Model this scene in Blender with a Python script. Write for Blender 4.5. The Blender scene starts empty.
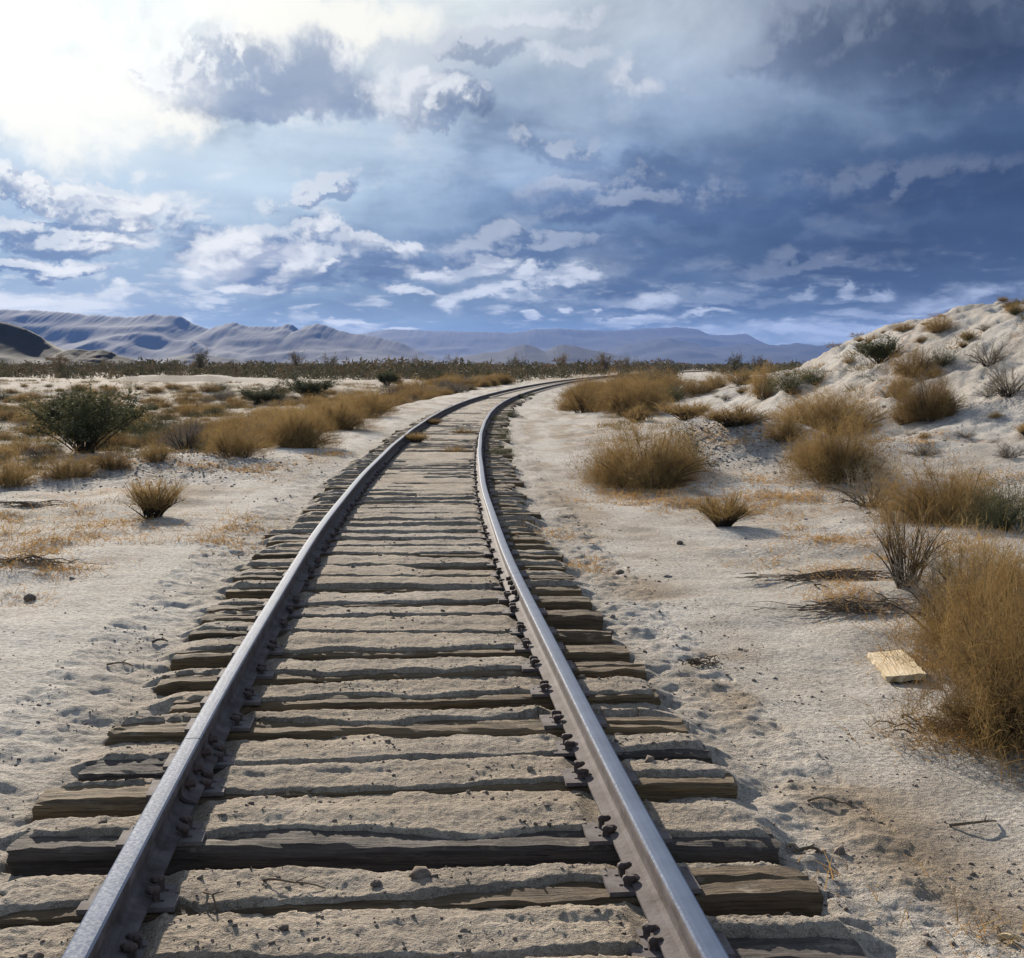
import bpy, math, random
import numpy as np
rng = np.random.default_rng(11)
random.seed(5)
scene = bpy.context.scene
col = scene.collection
R = math.radians

# ------------------------------------------------------------------ constants
FPX, HORY, CAMZ = 1300.0, 364.5, 1.535
PITCH = math.atan((479 - HORY) / FPX)
SUN_AZ, SUN_EL = R(-20), R(19)
EXPO = 1.56
SKY_STR = 0.1

# ------------------------------------------------------------------ noise
def _hash(ix, iy, seed):
    h = (ix.astype(np.int64) * 374761393 + iy.astype(np.int64) * 668265263 + seed * 974711) & 0xFFFFFFFF
    h = ((h ^ (h >> 13)) * 1274126177) & 0xFFFFFFFF
    h = ((h ^ (h >> 16)) * 2246822519) & 0xFFFFFFFF
    return (h ^ (h >> 15)).astype(np.float64) / 4294967296.0

def gnoise(x, y, seed=0):
    x = np.asarray(x, float); y = np.asarray(y, float)
    x0 = np.floor(x); y0 = np.floor(y); fx = x - x0; fy = y - y0
    def g(dx, dy):
        a = _hash(x0 + dx, y0 + dy, seed) * 2 * np.pi
        return np.cos(a) * (fx - dx) + np.sin(a) * (fy - dy)
    u = fx ** 3 * (fx * (fx * 6 - 15) + 10); v = fy ** 3 * (fy * (fy * 6 - 15) + 10)
    a = g(0, 0); b = g(1, 0); c = g(0, 1); d = g(1, 1)
    return ((a + (b - a) * u) * (1 - v) + (c + (d - c) * u) * v) * 1.5

def fbm(x, y, octv=4, seed=0, gain=.5):
    t = 0; a = 1; s = 0
    for o in range(octv):
        t = t + a * gnoise(x, y, seed + o * 17); s += a
        x = x * 2.03 + 7.1; y = y * 2.03 - 3.3; a *= gain
    return t / s

def sst(a, b, x):
    t = np.clip((np.asarray(x, float) - a) / (b - a), 0, 1)
    return t * t * (3 - 2 * t)

# ------------------------------------------------------------------ track curve (metres; z = 0 is the top of the ties)
_k = np.array([0, 6, 12, 20, 30, 45, 70, 110, 170, 600.])
_kv = np.array([.00314, .00394, .00423, .00203, .00227, .0027, .00120, .0010, .0009, .0009])
SS = np.arange(0, 620, .05)
_th = -.09419 + np.cumsum(np.interp(SS, _k, _kv)) * .05
TX = -.1438 + np.cumsum(np.sin(_th)) * .05
TY = 1.5 + np.cumsum(np.cos(_th)) * .05

def track_x(y):
    return np.interp(y, TY, TX, left=None) + np.where(np.asarray(y) < 1.5, (np.asarray(y) - 1.5) * -.0945, 0)
def track_th(y): return np.interp(y, TY, _th)
def lateral(x, y): return (x - track_x(y)) * np.cos(track_th(y))
def track_pt(y, lat):
    th = float(track_th(y))
    return float(track_x(y)) + lat * math.cos(th), y - lat * math.sin(th), th

def px_plane(px, py, z=0.0):
    x = (px - 512) / FPX; y = -(py - 479) / FPX
    dy = math.cos(PITCH) + y * math.sin(PITCH); dz = -math.sin(PITCH) + y * math.cos(PITCH)
    t = (z - CAMZ) / dz
    return x * t, dy * t

# ------------------------------------------------------------------ ties laid out from the photograph's ties
# left end px, left y, right end px, right y of the top front edge; bare share and drop: left outside, between rails, right outside
TIE = [(-60, 975, 872, 953, .0, .02, .05, .0, .6, .03),
       (-30, 921, 822, 892, .25, .03, .36, .02, .9, .15),
       (7, 848, 781, 846, .5, .16, .45, .16, .3, .08),
       (33, 803, 737, 782, .8, .10, .12, .02, .35, .05),
       (78, 773, 712, 752, .85, .05, -.5, .004, .3, .04),
       (105, 733, 688, 728, .6, .04, .6, .05, .9, .07),
       (171, 708, 660, 695, .6, .09, .35, .08, .15, .04),
       (157, 682, 647, 668, .9, .06, .4, .04, 1.05, .10),
       (172, 656, 630, 651, .7, .08, .45, .05, 1.05, .10),
       (189, 632, 612, 636, .35, .04, -.6, .005, 1., .12),
       (200, 619, 603, 615, .7, .12, -.5, .01, 1.05, .09),
       (207, 609, 592, 600, .7, .11, .45, .08, 1.0, .1),
       (225, 588, 581, 586, .5, .1, .4, .05, .6, .06),
       (232, 577, 573, 578, .45, .08, -.5, .005, .7, .05),
       (241, 566, 565, 566, .4, .05, .45, .06, .5, .05),
       (253, 554, 562, 556, .5, .06, .3, .05, .6, .05)]
TIEW = .2
ties = []          # dict(A, B, params)
for t in TIE:
    A = px_plane(t[0], t[1]); B = px_plane(t[2], t[3])
    ties.append(dict(A=np.array(A), B=np.array(B), c=(t[4], t[6], t[8]), d=(t[5], t[7], t[9])))
ties.sort(key=lambda t: t['A'][1] + t['B'][1])
yc = (ties[-1]['A'][1] + ties[-1]['B'][1]) / 2 + .47
while yc < 62:
    hl, hr = 1.22 + rng.uniform(-.12, .12), 1.22 + rng.uniform(-.12, .12)
    a = track_pt(yc, -hl); b = track_pt(yc, hr); sk = rng.normal(0, .02)
    f = 1 if yc < 26 else .75
    bur = rng.random() < .42
    ties.append(dict(A=np.array([a[0], a[1] + sk]), B=np.array([b[0], b[1] - sk]),
                     c=(rng.uniform(.3, .8), -.7 if bur else rng.uniform(.1, .7), rng.uniform(.6, 1.05)),
                     d=(rng.uniform(.05, .11), .006 if bur else rng.uniform(.03, .11), rng.uniform(.05, .12))))
    yc += .47 + rng.normal(0, .025)
ties.insert(0, dict(A=np.array([-1.35, ties[0]['A'][1] - .75]), B=np.array([1.1, ties[0]['B'][1] - .55]), c=(.3, .2, .3), d=(.03, .03, .03), off=True))

# ------------------------------------------------------------------ terrain
_bx = np.array([-30, -10.2, -6.6, -5.4, -4.4, -3.2, 0.]); _by = np.array([9., 13.6, 16.6, 20.2, 21.6, 23.5, 27])
def basin(x, y):
    lat = lateral(x, y)
    b = sst(0, 3.2, y - np.interp(x, _bx, _by)) * sst(2.7, 5.2, -lat)
    return b * (1 - sst(62, 92, y))
def hill(x, y):
    A = np.interp(y, [11, 16, 22, 28, 34, 40, 45, 50, 56, 62, 75, 100], [0, .55, 1.9, 2.72, 2.85, 2.65, 2.2, 1.65, 1.2, .95, .6, 0])
    xs = x + .9 * fbm(x * .16, y * .16, 3, 5) + .25 * fbm(x * .7, y * .35, 3, 8)
    t = np.clip((xs - (5.4 + .05 * (y - 25))) / 6.2, 0, 1)
    prof = .35 * t + .65 * sst(0, 1, t)
    return A * prof + .35 * sst(12, 30, x) * sst(8, 20, y) * (1 - sst(60, 100, y))
def macro(x, y):
    x = np.asarray(x, float); y = np.asarray(y, float)
    lat = lateral(x, y)
    far = sst(110, 260, np.hypot(x, y))
    z = -.58 * basin(x, y)
    bk = 8 * gnoise(x * .06, x * 0 + 2.2, 98); z = z + (.34 + .25 * gnoise(x * .09, y * .03, 99)) * sst(72, 95, y + bk) * (1 - sst(100, 135, y + bk)) * sst(6, 16, -lat) + .12 * fbm(x * .3, y * .12, 3, 96) * sst(60, 80, y) * (1 - sst(110, 150, y)) * sst(4, 10, -lat)
    z = z + hill(x, y)
    z = z + .66 * np.exp(-(((x - 3.45) / 1.35) ** 2 + ((y - 21.6) / 2.2) ** 2)) + .25 * np.exp(-(((x - 4.7) / 1.1) ** 2 + ((y - 19.5) / 2.) ** 2))
    z = z + .16 * np.exp(-(((x + 5.6) / 2.2) ** 2 + ((y - 18.9) / 2.) ** 2)) * (1 - basin(x, y))
    z = z + .42 * sst(95.5, 96.2, y + 1.5 * gnoise(x * .25, x * 0, 95)) * (1 - sst(99, 108, y)) * sst(-31, -28.5, x) * (1 - sst(-23, -19, x))
    off = sst(1.2, 3.2, np.abs(lat)) * (1 - far)
    z = z + off * (.10 * fbm(x * .33, y * .33, 3, 21) + .06 * fbm(x * 1.3, y * 1.3, 2, 23))
    z = z - .07 * sst(1.25, 1.9, lat) * (1 - sst(2.2, 4.2, lat)) + .1 * sst(3, 6, lat) * (1 - far)
    z = z + .05 * sst(1.25, 2.2, -lat) * (1 - sst(3, 5, -lat))
    hb = sst(.1, .6, hill(x, y)); z = z + hb * (.055 * fbm(x * 3.3, y * 2.2, 5, 35, .62) + .09 * np.abs(gnoise(x * 1.1 - y * .25, y * .5, 36)) + .06 * np.abs(gnoise(x * 2.6, y * 1.6, 37)))
    g = sst(5.6, 8, x) * (1 - sst(60, 90, y)) * sst(14, 22, y)      # rain-cut ribs on the sand bank
    z = z + g * (.10 * np.abs(gnoise(x * .55 + y * .5, y * .12 - x * .12, 31)) * 2 + .06 * fbm(x * 2., y * 2., 3, 33))
    z = z + .5 * fbm(x * .012, y * .012, 3, 41) * sst(150, 400, np.hypot(x, y))
    return z - .035

def micro(x, y, r):
    """small relief and the sand lying round the ties"""
    lat = lateral(x, y)
    near = 1 - sst(25, 60, r)
    z = .005 * fbm(x * 9, y * 9, 3, 51) * near + .009 * fbm(x * 3.1, y * 3.1, 3, 52) * near * sst(.9, 1.6, np.abs(lat))
    z = z + .002 * np.abs(gnoise(x * 23, y * 23, 53)) * (1 - sst(9, 18, r))
    gm = np.exp(-(((x - 3.9) / 1.7) ** 2 + ((y - 21) / 2.4) ** 2)) + sst(0, .4, 1 - np.hypot((x + 5.4) / 3, (y - 19) / 3))
    z = z + .05 * np.abs(gnoise(x * 4.2, y * 4.2, 54)) * gm * near
    # hollows and small ridges (wind and water) on the open sand
    z = z - .012 * np.clip(gnoise(x * 1.3 + 3, y * 2.2, 55) - .2, 0, 1) * sst(1.4, 1.9, np.abs(lat)) * near
    return z

def tie_sand(x, y, z):
    """replace the height inside the track by sand drifted against each tie"""
    lat = lateral(x, y)
    m = (np.abs(lat) < 1.75) & (y < ties[-1]['A'][1]) & (y > ties[0]['A'][1] - .3)
    idx = np.nonzero(m)[0]
    if len(idx) == 0: return z
    X = x[idx]; Y = y[idx]; LA = lat[idx]; out = z[idx].copy()
    def fr(t, xx): return t['A'][1] + (xx - t['A'][0]) * (t['B'][1] - t['A'][1]) / (t['B'][0] - t['A'][0])
    wl = sst(.68, .84, -LA); wr = sst(.68, .84, LA)
    n1 = fbm(X * 1.1, Y * 2.4, 3, 61); n2 = fbm(X * 3.6, Y * 4.5, 3, 62); bury = sst(-.15, .35, fbm(X * .55, Y * .33, 3, 65)) * sst(6, 10, Y); n5 = fbm(X * 7, Y * 7, 3, 66); n3 = fbm(X * 14, Y * 14, 2, 63); n4 = np.abs(gnoise(X * 33, Y * 33, 64)) * (1 - sst(6, 11, Y))
    hi = fr(ties[0], X)
    for i in range(len(ties) - 1):
        a, b = ties[i], ties[i + 1]
        lo = hi; hi = fr(b, X)
        k = (Y >= lo) & (Y < hi)
        if not k.any(): continue
        ph = Y[k] - lo[k]; g = np.maximum(hi[k] - lo[k], .21)
        L, Rr = wl[k], wr[k]
        def mixp(p): return p[0] * L + p[2] * Rr + p[1] * (1 - L - Rr)
        c = mixp(a['c']); d = mixp(b['d']); bi = bury[k] * np.clip(1 - L - Rr, 0, 1); c = c - .75 * bi; d = d * (1 - .9 * bi)
        inside = 1 - np.clip(L + Rr, 0, 1)
        c = np.clip(c + (.75 * n1[k] + .14 * n2[k]) * (.45 + .55 * inside), 0, 1.05)
        d = np.clip(d * (1 + .85 * n1[k]) + .02 * n2[k], 0, .175)
        on = ph < TIEW
        cw = c * TIEW
        cover = sst(0, .035, ph - cw)
        z_on = -.15 + cover * (.163 + .012 * n2[k])
        t = np.clip((ph - TIEW) / np.maximum(g - TIEW, .03), 0, 1)
        bump = .010 + .02 * np.clip(n1[k], -.6, 1)
        start = np.where(c > .9, -.035, .010 + .006 * n2[k]) - .02 * (1 - inside) * np.clip(c, 0, 1)
        z_cr = start + bump * np.sin(np.pi * t) * (1 - .4 * t) - d * sst(.22 + .3 * n1[k], .86, t)
        zz = np.where(on, z_on, z_cr) + .006 * n3[k] + .005 * n4[k] + .008 * n5[k]
        rail = np.minimum(np.abs(LA[k] - .7525), np.abs(LA[k] + .7525))
        zz = np.where(rail < .16, np.minimum(zz, .03 - .05 * (1 - sst(.05, .16, rail))), zz)
        # past the tie ends: back to open ground
        el = np.where(on, a['A'][0], .5 * (a['A'][0] + b['A'][0])); er = np.where(on, a['B'][0], .5 * (a['B'][0] + b['B'][0]))
        ew = np.where(on, .05, .16); e = np.maximum(sst(-.03 - ew * .6, ew, el - X[k]), sst(-.03 - ew * .6, ew * 1.2, X[k] - er))
        base = out[k]
        base = np.where(LA[k] > 0, base - .06 * (1 - sst(.05, .6, X[k] - er)) + .035 * n2[k] + .02 * n5[k], base - .03 * (1 - sst(.05, .5, el - X[k])) + .03 * n2[k] + .012 * n5[k])
        fade = 1 - sst(45, 60, Y[k])
        out_k = zz * (1 - e) + base * e
        out[k] = out_k * fade + (-.01 + .01 * n2[k]) * (1 - fade) * (1 - e) + base * (1 - fade) * e
    z = z.copy(); z[idx] = out
    return z

def gz(x, y):
    x = np.atleast_1d(np.asarray(x, float)); y = np.atleast_1d(np.asarray(y, float))
    r = np.hypot(x, y)
    return tie_sand(x, y, macro(x, y) + micro(x, y, r))
def gz1(x, y): return float(gz(x, y)[0])

_T = np.concatenate([np.geomspace(2.2, 400, 2600)])
def hit(px, py):
    """the ground point seen at a pixel of the photograph"""
    x = (px - 512) / FPX; y = -(py - 479) / FPX
    dy = math.cos(PITCH) + y * math.sin(PITCH); dz = -math.sin(PITCH) + y * math.cos(PITCH)
    X = x * _T; Y = dy * _T; Z = CAMZ + dz * _T
    g = macro(X, Y)
    b = np.nonzero(Z < g)[0]
    i = b[0] if len(b) else len(_T) - 1
    return float(X[i]), float(Y[i]), float(_T[i])

# ------------------------------------------------------------------ object helpers
def tag(o, label=None, cat=None, group=None, kind=None):
    if label: o['label'] = label
    if cat: o['category'] = cat
    if group: o['group'] = group
    if kind: o['kind'] = kind
    return o
def mesh_from(name, V, F, mats, smooth=False, mi=None):
    me = bpy.data.meshes.new(name)
    V = np.asarray(V, np.float32)
    if isinstance(F, np.ndarray):
        n, k = F.shape
        me.vertices.add(len(V)); me.vertices.foreach_set('co', V.ravel())
        me.loops.add(n * k); me.loops.foreach_set('vertex_index', F.astype(np.int32).ravel())
        me.polygons.add(n)
        me.polygons.foreach_set('loop_start', np.arange(0, n * k, k, dtype=np.int32))
        me.polygons.foreach_set('loop_total', np.full(n, k, np.int32))
        me.update(calc_edges=True)
    else:
        me.from_pydata([tuple(map(float, v)) for v in V], [], F); me.update()
    for m in (mats if isinstance(mats, (list, tuple)) else [mats]): me.materials.append(m)
    if mi is not None: me.polygons.foreach_set('material_index', np.asarray(mi, np.int32))
    if smooth: me.polygons.foreach_set('use_smooth', np.ones(len(me.polygons), bool))
    return me
def link(name, data, parent=None, loc=None):
    o = bpy.data.objects.new(name, data); col.objects.link(o)
    if parent is not None: o.parent = parent
    if loc is not None: o.location = loc
    return o
def attr(me, name, vals):
    a = me.attributes.new(name, 'FLOAT', 'POINT'); a.data.foreach_set('value', np.asarray(vals, np.float32))
def box(V, F, x0, x1, y0, y1, z0, z1):
    b = len(V)
    V += [(x0, y0, z0), (x1, y0, z0), (x1, y1, z0), (x0, y1, z0), (x0, y0, z1), (x1, y0, z1), (x1, y1, z1), (x0, y1, z1)]
    F += [(b, b + 3, b + 2, b + 1), (b + 4, b + 5, b + 6, b + 7), (b, b + 1, b + 5, b + 4), (b + 1, b + 2, b + 6, b + 5), (b + 2, b + 3, b + 7, b + 6), (b + 3, b, b + 4, b + 7)]

# ------------------------------------------------------------------ node helpers
class NT:
    def __init__(s, nt): s.nt = nt; s.n = nt.nodes; s.l = nt.links
    def set(s, sock, v):
        if v is None: return
        if isinstance(v, bpy.types.NodeSocket): s.l.new(v, sock)
        elif hasattr(sock, 'default_value'):
            if isinstance(v, (tuple, list)) and len(v) == 3 and len(sock.default_value) == 4: v = (*v, 1)
            sock.default_value = v
    def m(s, op, a, b=None, c=None, clamp=False):
        n = s.n.new('ShaderNodeMath'); n.operation = op; n.use_clamp = clamp
        s.set(n.inputs[0], a); s.set(n.inputs[1], b); s.set(n.inputs[2], c); return n.outputs[0]
    def mix(s, f, a, b, blend='MIX'):
        n = s.n.new('ShaderNodeMix'); n.data_type = 'RGBA'; n.blend_type = blend; n.clamp_factor = True
        s.set(n.inputs[0], f); s.set(n.inputs[6], a); s.set(n.inputs[7], b); return n.outputs[2]
    def noise(s, vec, scale, detail=4, rough=.5, dist=0., dim='3D', out=0):
        n = s.n.new('ShaderNodeTexNoise'); n.noise_dimensions = dim
        s.set(n.inputs['Vector'], vec); n.inputs['Scale'].default_value = scale; n.inputs['Detail'].default_value = detail
        n.inputs['Roughness'].default_value = rough; n.inputs['Distortion'].default_value = dist; return n.outputs[out]
    def voro(s, vec, scale, feat='F1', out=0):
        n = s.n.new('ShaderNodeTexVoronoi'); n.feature = feat; s.set(n.inputs['Vector'], vec); n.inputs['Scale'].default_value = scale; return n.outputs[out]
    def ramp(s, f, stops, interp='LINEAR'):
        n = s.n.new('ShaderNodeValToRGB'); e = n.color_ramp.elements; n.color_ramp.interpolation = interp
        while len(e) < len(stops): e.new(.5)
        for k, (p, c) in enumerate(stops):
            e[k].position = p; e[k].color = (*c, 1) if len(c) == 3 else c
        s.set(n.inputs[0], f); return n.outputs[0]
    def mr(s, v, a, b, c=0., d=1., smooth=True):
        n = s.n.new('ShaderNodeMapRange'); n.interpolation_type = 'SMOOTHSTEP' if smooth else 'LINEAR'
        s.set(n.inputs[0], v)
        for i, q in enumerate((a, b, c, d)): s.set(n.inputs[i + 1], q)
        return n.outputs[0]
    def vmul(s, v, t):
        n = s.n.new('ShaderNodeVectorMath'); n.operation = 'MULTIPLY'; s.set(n.inputs[0], v); n.inputs[1].default_value = t; return n.outputs[0]
    def vadd(s, v, t):
        n = s.n.new('ShaderNodeVectorMath'); n.operation = 'ADD'; s.set(n.inputs[0], v); s.set(n.inputs[1], t); return n.outputs[0]
    def xyz(s, x, y, z=0.):
        n = s.n.new('ShaderNodeCombineXYZ'); s.set(n.inputs[0], x); s.set(n.inputs[1], y); s.set(n.inputs[2], z); return n.outputs[0]
    def attr(s, name):
        n = s.n.new('ShaderNodeAttribute'); n.attribute_name = name; return n.outputs['Fac']
    def coord(s, k='Object'): return s.n.new('ShaderNodeTexCoord').outputs[k]
    def bump(s, h, strength=.5, dist=.01, nrm=None):
        n = s.n.new('ShaderNodeBump'); n.inputs['Strength'].default_value = strength; n.inputs['Distance'].default_value = dist
        s.set(n.inputs['Height'], h); s.set(n.inputs['Normal'], nrm); return n.outputs[0]
def mat(name):
    m = bpy.data.materials.new(name); m.use_nodes = True
    t = NT(m.node_tree); p = m.node_tree.nodes['Principled BSDF']
    p.inputs['Specular IOR Level'].default_value = .25
    return m, t, p
def s2l(c):
    return tuple(((v / 255) / 12.92 if v / 255 <= .04045 else ((v / 255 + .055) / 1.055) ** 2.4) for v in c)

# ------------------------------------------------------------------ materials
def ground_material():
    m, t, p = mat('desert_sand')
    P = t.coord('Object')
    dirt, grav, scrub, rust = t.attr('dirt'), t.attr('gravel'), t.attr('scrub'), t.attr('litter')
    big = t.noise(P, .35, 4, .55); mid = t.noise(P, 2.3, 5, .6); fine = t.noise(P, 38, 4, .65); grain = t.noise(P, 190, 2, .6)
    pale = t.ramp(mid, [(.25, (.30, .262, .212)), (.5, (.395, .355, .30)), (.75, (.475, .437, .38))])
    pale = t.mix(t.mr(big, .35, .7), pale, (.44, .415, .375))
    brown = t.ramp(mid, [(.3, (.13, .094, .06)), (.5, (.225, .172, .115)), (.72, (.33, .262, .185))])
    c = t.mix(dirt, pale, brown)
    gcol = t.ramp(t.voro(P, 26, out=1), [(.1, (.13, .13, .135)), (.6, (.30, .29, .28)), (.95, (.48, .46, .44))])
    gm = t.m('MULTIPLY', grav, t.mr(t.noise(P, 5, 4, .7), .38, .6))
    c = t.mix(gm, c, gcol)
    lm = t.m('MULTIPLY', rust, t.mr(t.noise(P, 9, 5, .75), .45, .62))
    c = t.mix(lm, c, (.30, .165, .06))
    c = t.mix(scrub, c, t.ramp(t.noise(P, .12, 5, .7), [(.3, (.10, .075, .05)), (.6, (.22, .16, .10)), (.8, (.36, .30, .23))]))
    c = t.mix(t.mr(fine, .36, .60, .55, 0.), c, (.12, .095, .075))
    sp = t.m('MULTIPLY', t.mr(t.voro(P, 55), .0, .2, 1., 0.), t.mr(t.noise(P, 1.7, 3, .6), .36, .56))
    c = t.mix(t.m('MULTIPLY', sp, .7), c, (.085, .068, .055))
    sp2 = t.m('MULTIPLY', t.mr(t.voro(P, 21), .05, .17, 1., 0.), t.mr(t.noise(P, 2.9, 4, .65), .50, .60)); c = t.mix(t.m('MULTIPLY', sp2, .7), c, (.09, .072, .06))
    c = t.mix(t.m('MULTIPLY', t.mr(t.voro(P, 88), .0, .22, 1., 0.), t.mr(t.noise(P, 3.7, 3, .6), .40, .6, 0., .6)), c, (.11, .09, .07))
    c = t.mix(t.mr(grain, .58, .72, 0, .55), c, (.52, .48, .41)); c = t.mix(t.mr(grain, .30, .42, .6, 0), c, (.09, .07, .055))
    c = t.mix(t.mr(t.noise(P, 4.3, 6, .7), .54, .70, 0, .45), c, t.mix(.5, c, (.13, .10, .078)))
    t.set(p.inputs['Base Color'], c)
    p.inputs['Roughness'].default_value = .95; p.inputs['Specular IOR Level'].default_value = .1
    h = t.m('ADD', t.m('MULTIPLY', fine, 1.0), t.m('MULTIPLY', grain, .35))
    h = t.m('ADD', h, t.m('MULTIPLY', t.noise(P, 11, 5, .65), .45))
    h = t.m('ADD', h, t.m('MULTIPLY', t.m('MULTIPLY', t.voro(P, 24), grav), -1.6))
    t.set(p.inputs['Normal'], t.bump(h, 1., .024))
    return m
def wood_material(name, dark, lite, grey):
    m, t, p = mat(name)
    P = t.coord('Object'); oi = t.n.new('ShaderNodeObjectInfo').outputs['Random']
    Q = t.vadd(P, t.xyz(t.m('MULTIPLY', oi, 37.), t.m('MULTIPLY', oi, 11.), 0.))
    g = t.noise(t.vmul(Q, (1.2, 26, 26)), 2.2, 6, .65, .3); g2 = t.noise(t.vmul(Q, (2., 60, 60)), 3., 4, .6)
    patch = t.noise(t.vmul(Q, (1., 2, 2)), 2.4, 4, .6)
    c = t.ramp(g, [(.3, dark), (.48, tuple((a + b) / 2 for a, b in zip(dark, lite))), (.66, lite)])
    c = t.mix(t.mr(patch, .42, .7, 0, .65), c, grey)
    c = t.mix(t.mr(oi, 0, 1, 0., .45), c, dark)
    c = t.mix(t.mr(g2, .3, .42, .8, 0), c, tuple(v * .25 for v in dark))
    dust = t.m('MULTIPLY', t.mr(t.noise(Q, 7, 5, .7), .54, .70), .45)
    geo = t.n.new('ShaderNodeNewGeometry'); sep = t.n.new('ShaderNodeSeparateXYZ'); t.l.new(geo.outputs['Normal'], sep.inputs[0])
    c = t.mix(t.m('MULTIPLY', dust, t.mr(sep.outputs[2], .5, .9)), c, (.34, .28, .21))
    t.set(p.inputs['Base Color'], c); p.inputs['Roughness'].default_value = .9
    h = t.m('ADD', g, t.m('MULTIPLY', g2, .8)); t.set(p.inputs['Normal'], t.bump(h, .9, .012))
    return m
def steel_materials():
    m, t, p = mat('sky_tinted_rail_head')
    P = t.coord('Object')
    n = t.noise(P, 6, 5, .6); n2 = t.noise(P, 90, 3, .6)
    t.set(p.inputs['Base Color'], t.ramp(n, [(.3, (.050, .072, .116)), (.7, (.076, .104, .160))]))  # blue of the reflected sky painted into the matte base colour
    p.inputs['Specular IOR Level'].default_value = .06
    t.set(p.inputs['Roughness'], t.mr(n2, .3, .7, .66, .78))
    m2, t, p = mat('weathered_rail_steel')
    P = t.coord('Object'); n = t.noise(P, 9, 6, .65); n2 = t.noise(P, 60, 4, .65)
    c = t.ramp(n, [(.3, (.045, .034, .031)), (.5, (.085, .07, .068)), (.72, (.135, .115, .115))])
    c = t.mix(t.mr(n2, .55, .7, 0, .5), c, (.15, .11, .085))
    t.set(p.inputs['Base Color'], c); p.inputs['Roughness'].default_value = .82; p.inputs['Specular IOR Level'].default_value = .1
    t.set(p.inputs['Normal'], t.bump(n2, .5, .004))
    m3, t, p = mat('rusty_iron_fastening')
    P = t.coord('Object'); n = t.noise(P, 30, 5, .65)
    t.set(p.inputs['Base Color'], t.ramp(n, [(.3, (.035, .025, .024)), (.7, (.10, .07, .06))])); p.inputs['Roughness'].default_value = .8
    t.set(p.inputs['Normal'], t.bump(n, .6, .004))
    m4, t, p = mat('pale_tie_plate_steel')
    P = t.coord('Object'); n = t.noise(P, 22, 5, .65)
    t.set(p.inputs['Base Color'], t.ramp(n, [(.3, (.065, .05, .047)), (.7, (.15, .13, .125))])); p.inputs['Roughness'].default_value = .65
    t.set(p.inputs['Normal'], t.bump(n, .4, .003)); p.inputs['Roughness'].default_value = .85; p.inputs['Specular IOR Level'].default_value = .1
    return m, m2, m3, m4
def twig_material(name, cols, transl=.3):
    m, t, p = mat(name)
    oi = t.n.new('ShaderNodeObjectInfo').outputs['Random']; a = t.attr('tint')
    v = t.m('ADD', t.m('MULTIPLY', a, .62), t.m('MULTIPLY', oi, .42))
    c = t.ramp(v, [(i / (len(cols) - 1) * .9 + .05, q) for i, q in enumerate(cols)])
    t.set(p.inputs['Base Color'], c); p.inputs['Roughness'].default_value = .85; p.inputs['Specular IOR Level'].default_value = .1
    tr = t.n.new('ShaderNodeBsdfTranslucent'); t.set(tr.inputs[0], c)
    mx = t.n.new('ShaderNodeMixShader'); mx.inputs[0].default_value = transl
    t.l.new(p.outputs[0], mx.inputs[1]); t.l.new(tr.outputs[0], mx.inputs[2])
    t.l.new(mx.outputs[0], t.n['Material Output'].inputs['Surface'])
    return m
def rock_material(name, cols, scale):
    m, t, p = mat(name); P = t.coord('Object')
    n = t.noise(P, scale, 6, .65)
    t.set(p.inputs['Base Color'], t.ramp(n, [(.3, cols[0]), (.5, cols[1]), (.7, cols[2])]))
    p.inputs['Roughness'].default_value = .95; p.inputs['Specular IOR Level'].default_value = .1
    t.set(p.inputs['Normal'], t.bump(n, .6, .3 / scale)); return m

M_ground = ground_material()
M_tie = wood_material('weathered_tie_wood', (.036, .023, .013), (.18, .118, .056), (.14, .102, .064))
M_darktie = wood_material('tarred_tie_wood', (.02, .016, .014), (.085, .065, .05), (.10, .085, .075))
M_plank = wood_material('bleached_plank_wood', (.36, .26, .14), (.58, .45, .27), (.5, .42, .29))
M_head, M_rail, M_iron, M_plate = steel_materials()
M_straw = twig_material('tawny_twigs', [(.075, .05, .026), (.165, .105, .042), (.25, .158, .06), (.35, .24, .105)], .3)
M_olive = twig_material('olive_leaves', [(.030, .034, .018), (.055, .058, .028), (.085, .085, .042), (.13, .115, .06)], .25)
M_grey = twig_material('grey_dead_twigs', [(.07, .06, .05), (.14, .115, .09), (.22, .18, .13), (.31, .25, .18)], .12)
M_bark = twig_material('shrub_bark', [(.03, .024, .018), (.06, .047, .034), (.10, .078, .055)], 0.)
M_goldgrass = twig_material('orange_dry_grass', [(.20, .105, .032), (.32, .18, .06), (.42, .26, .095), (.50, .35, .16)], .3)
M_scrub = twig_material('far_scrub_twigs', [(.036, .040, .022), (.065, .060, .034), (.11, .08, .046), (.18, .125, .065)], .2)
M_stone = rock_material('grey_stone', [(.07, .06, .055), (.16, .14, .125), (.30, .27, .24)], 18)
M_dead = rock_material('weathered_dead_wood', [(.055, .038, .026), (.12, .088, .06), (.22, .175, .13)], 14)
M_clod = rock_material('dirt_clod', [(.06, .046, .036), (.13, .10, .078), (.24, .19, .15)], 30)

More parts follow.
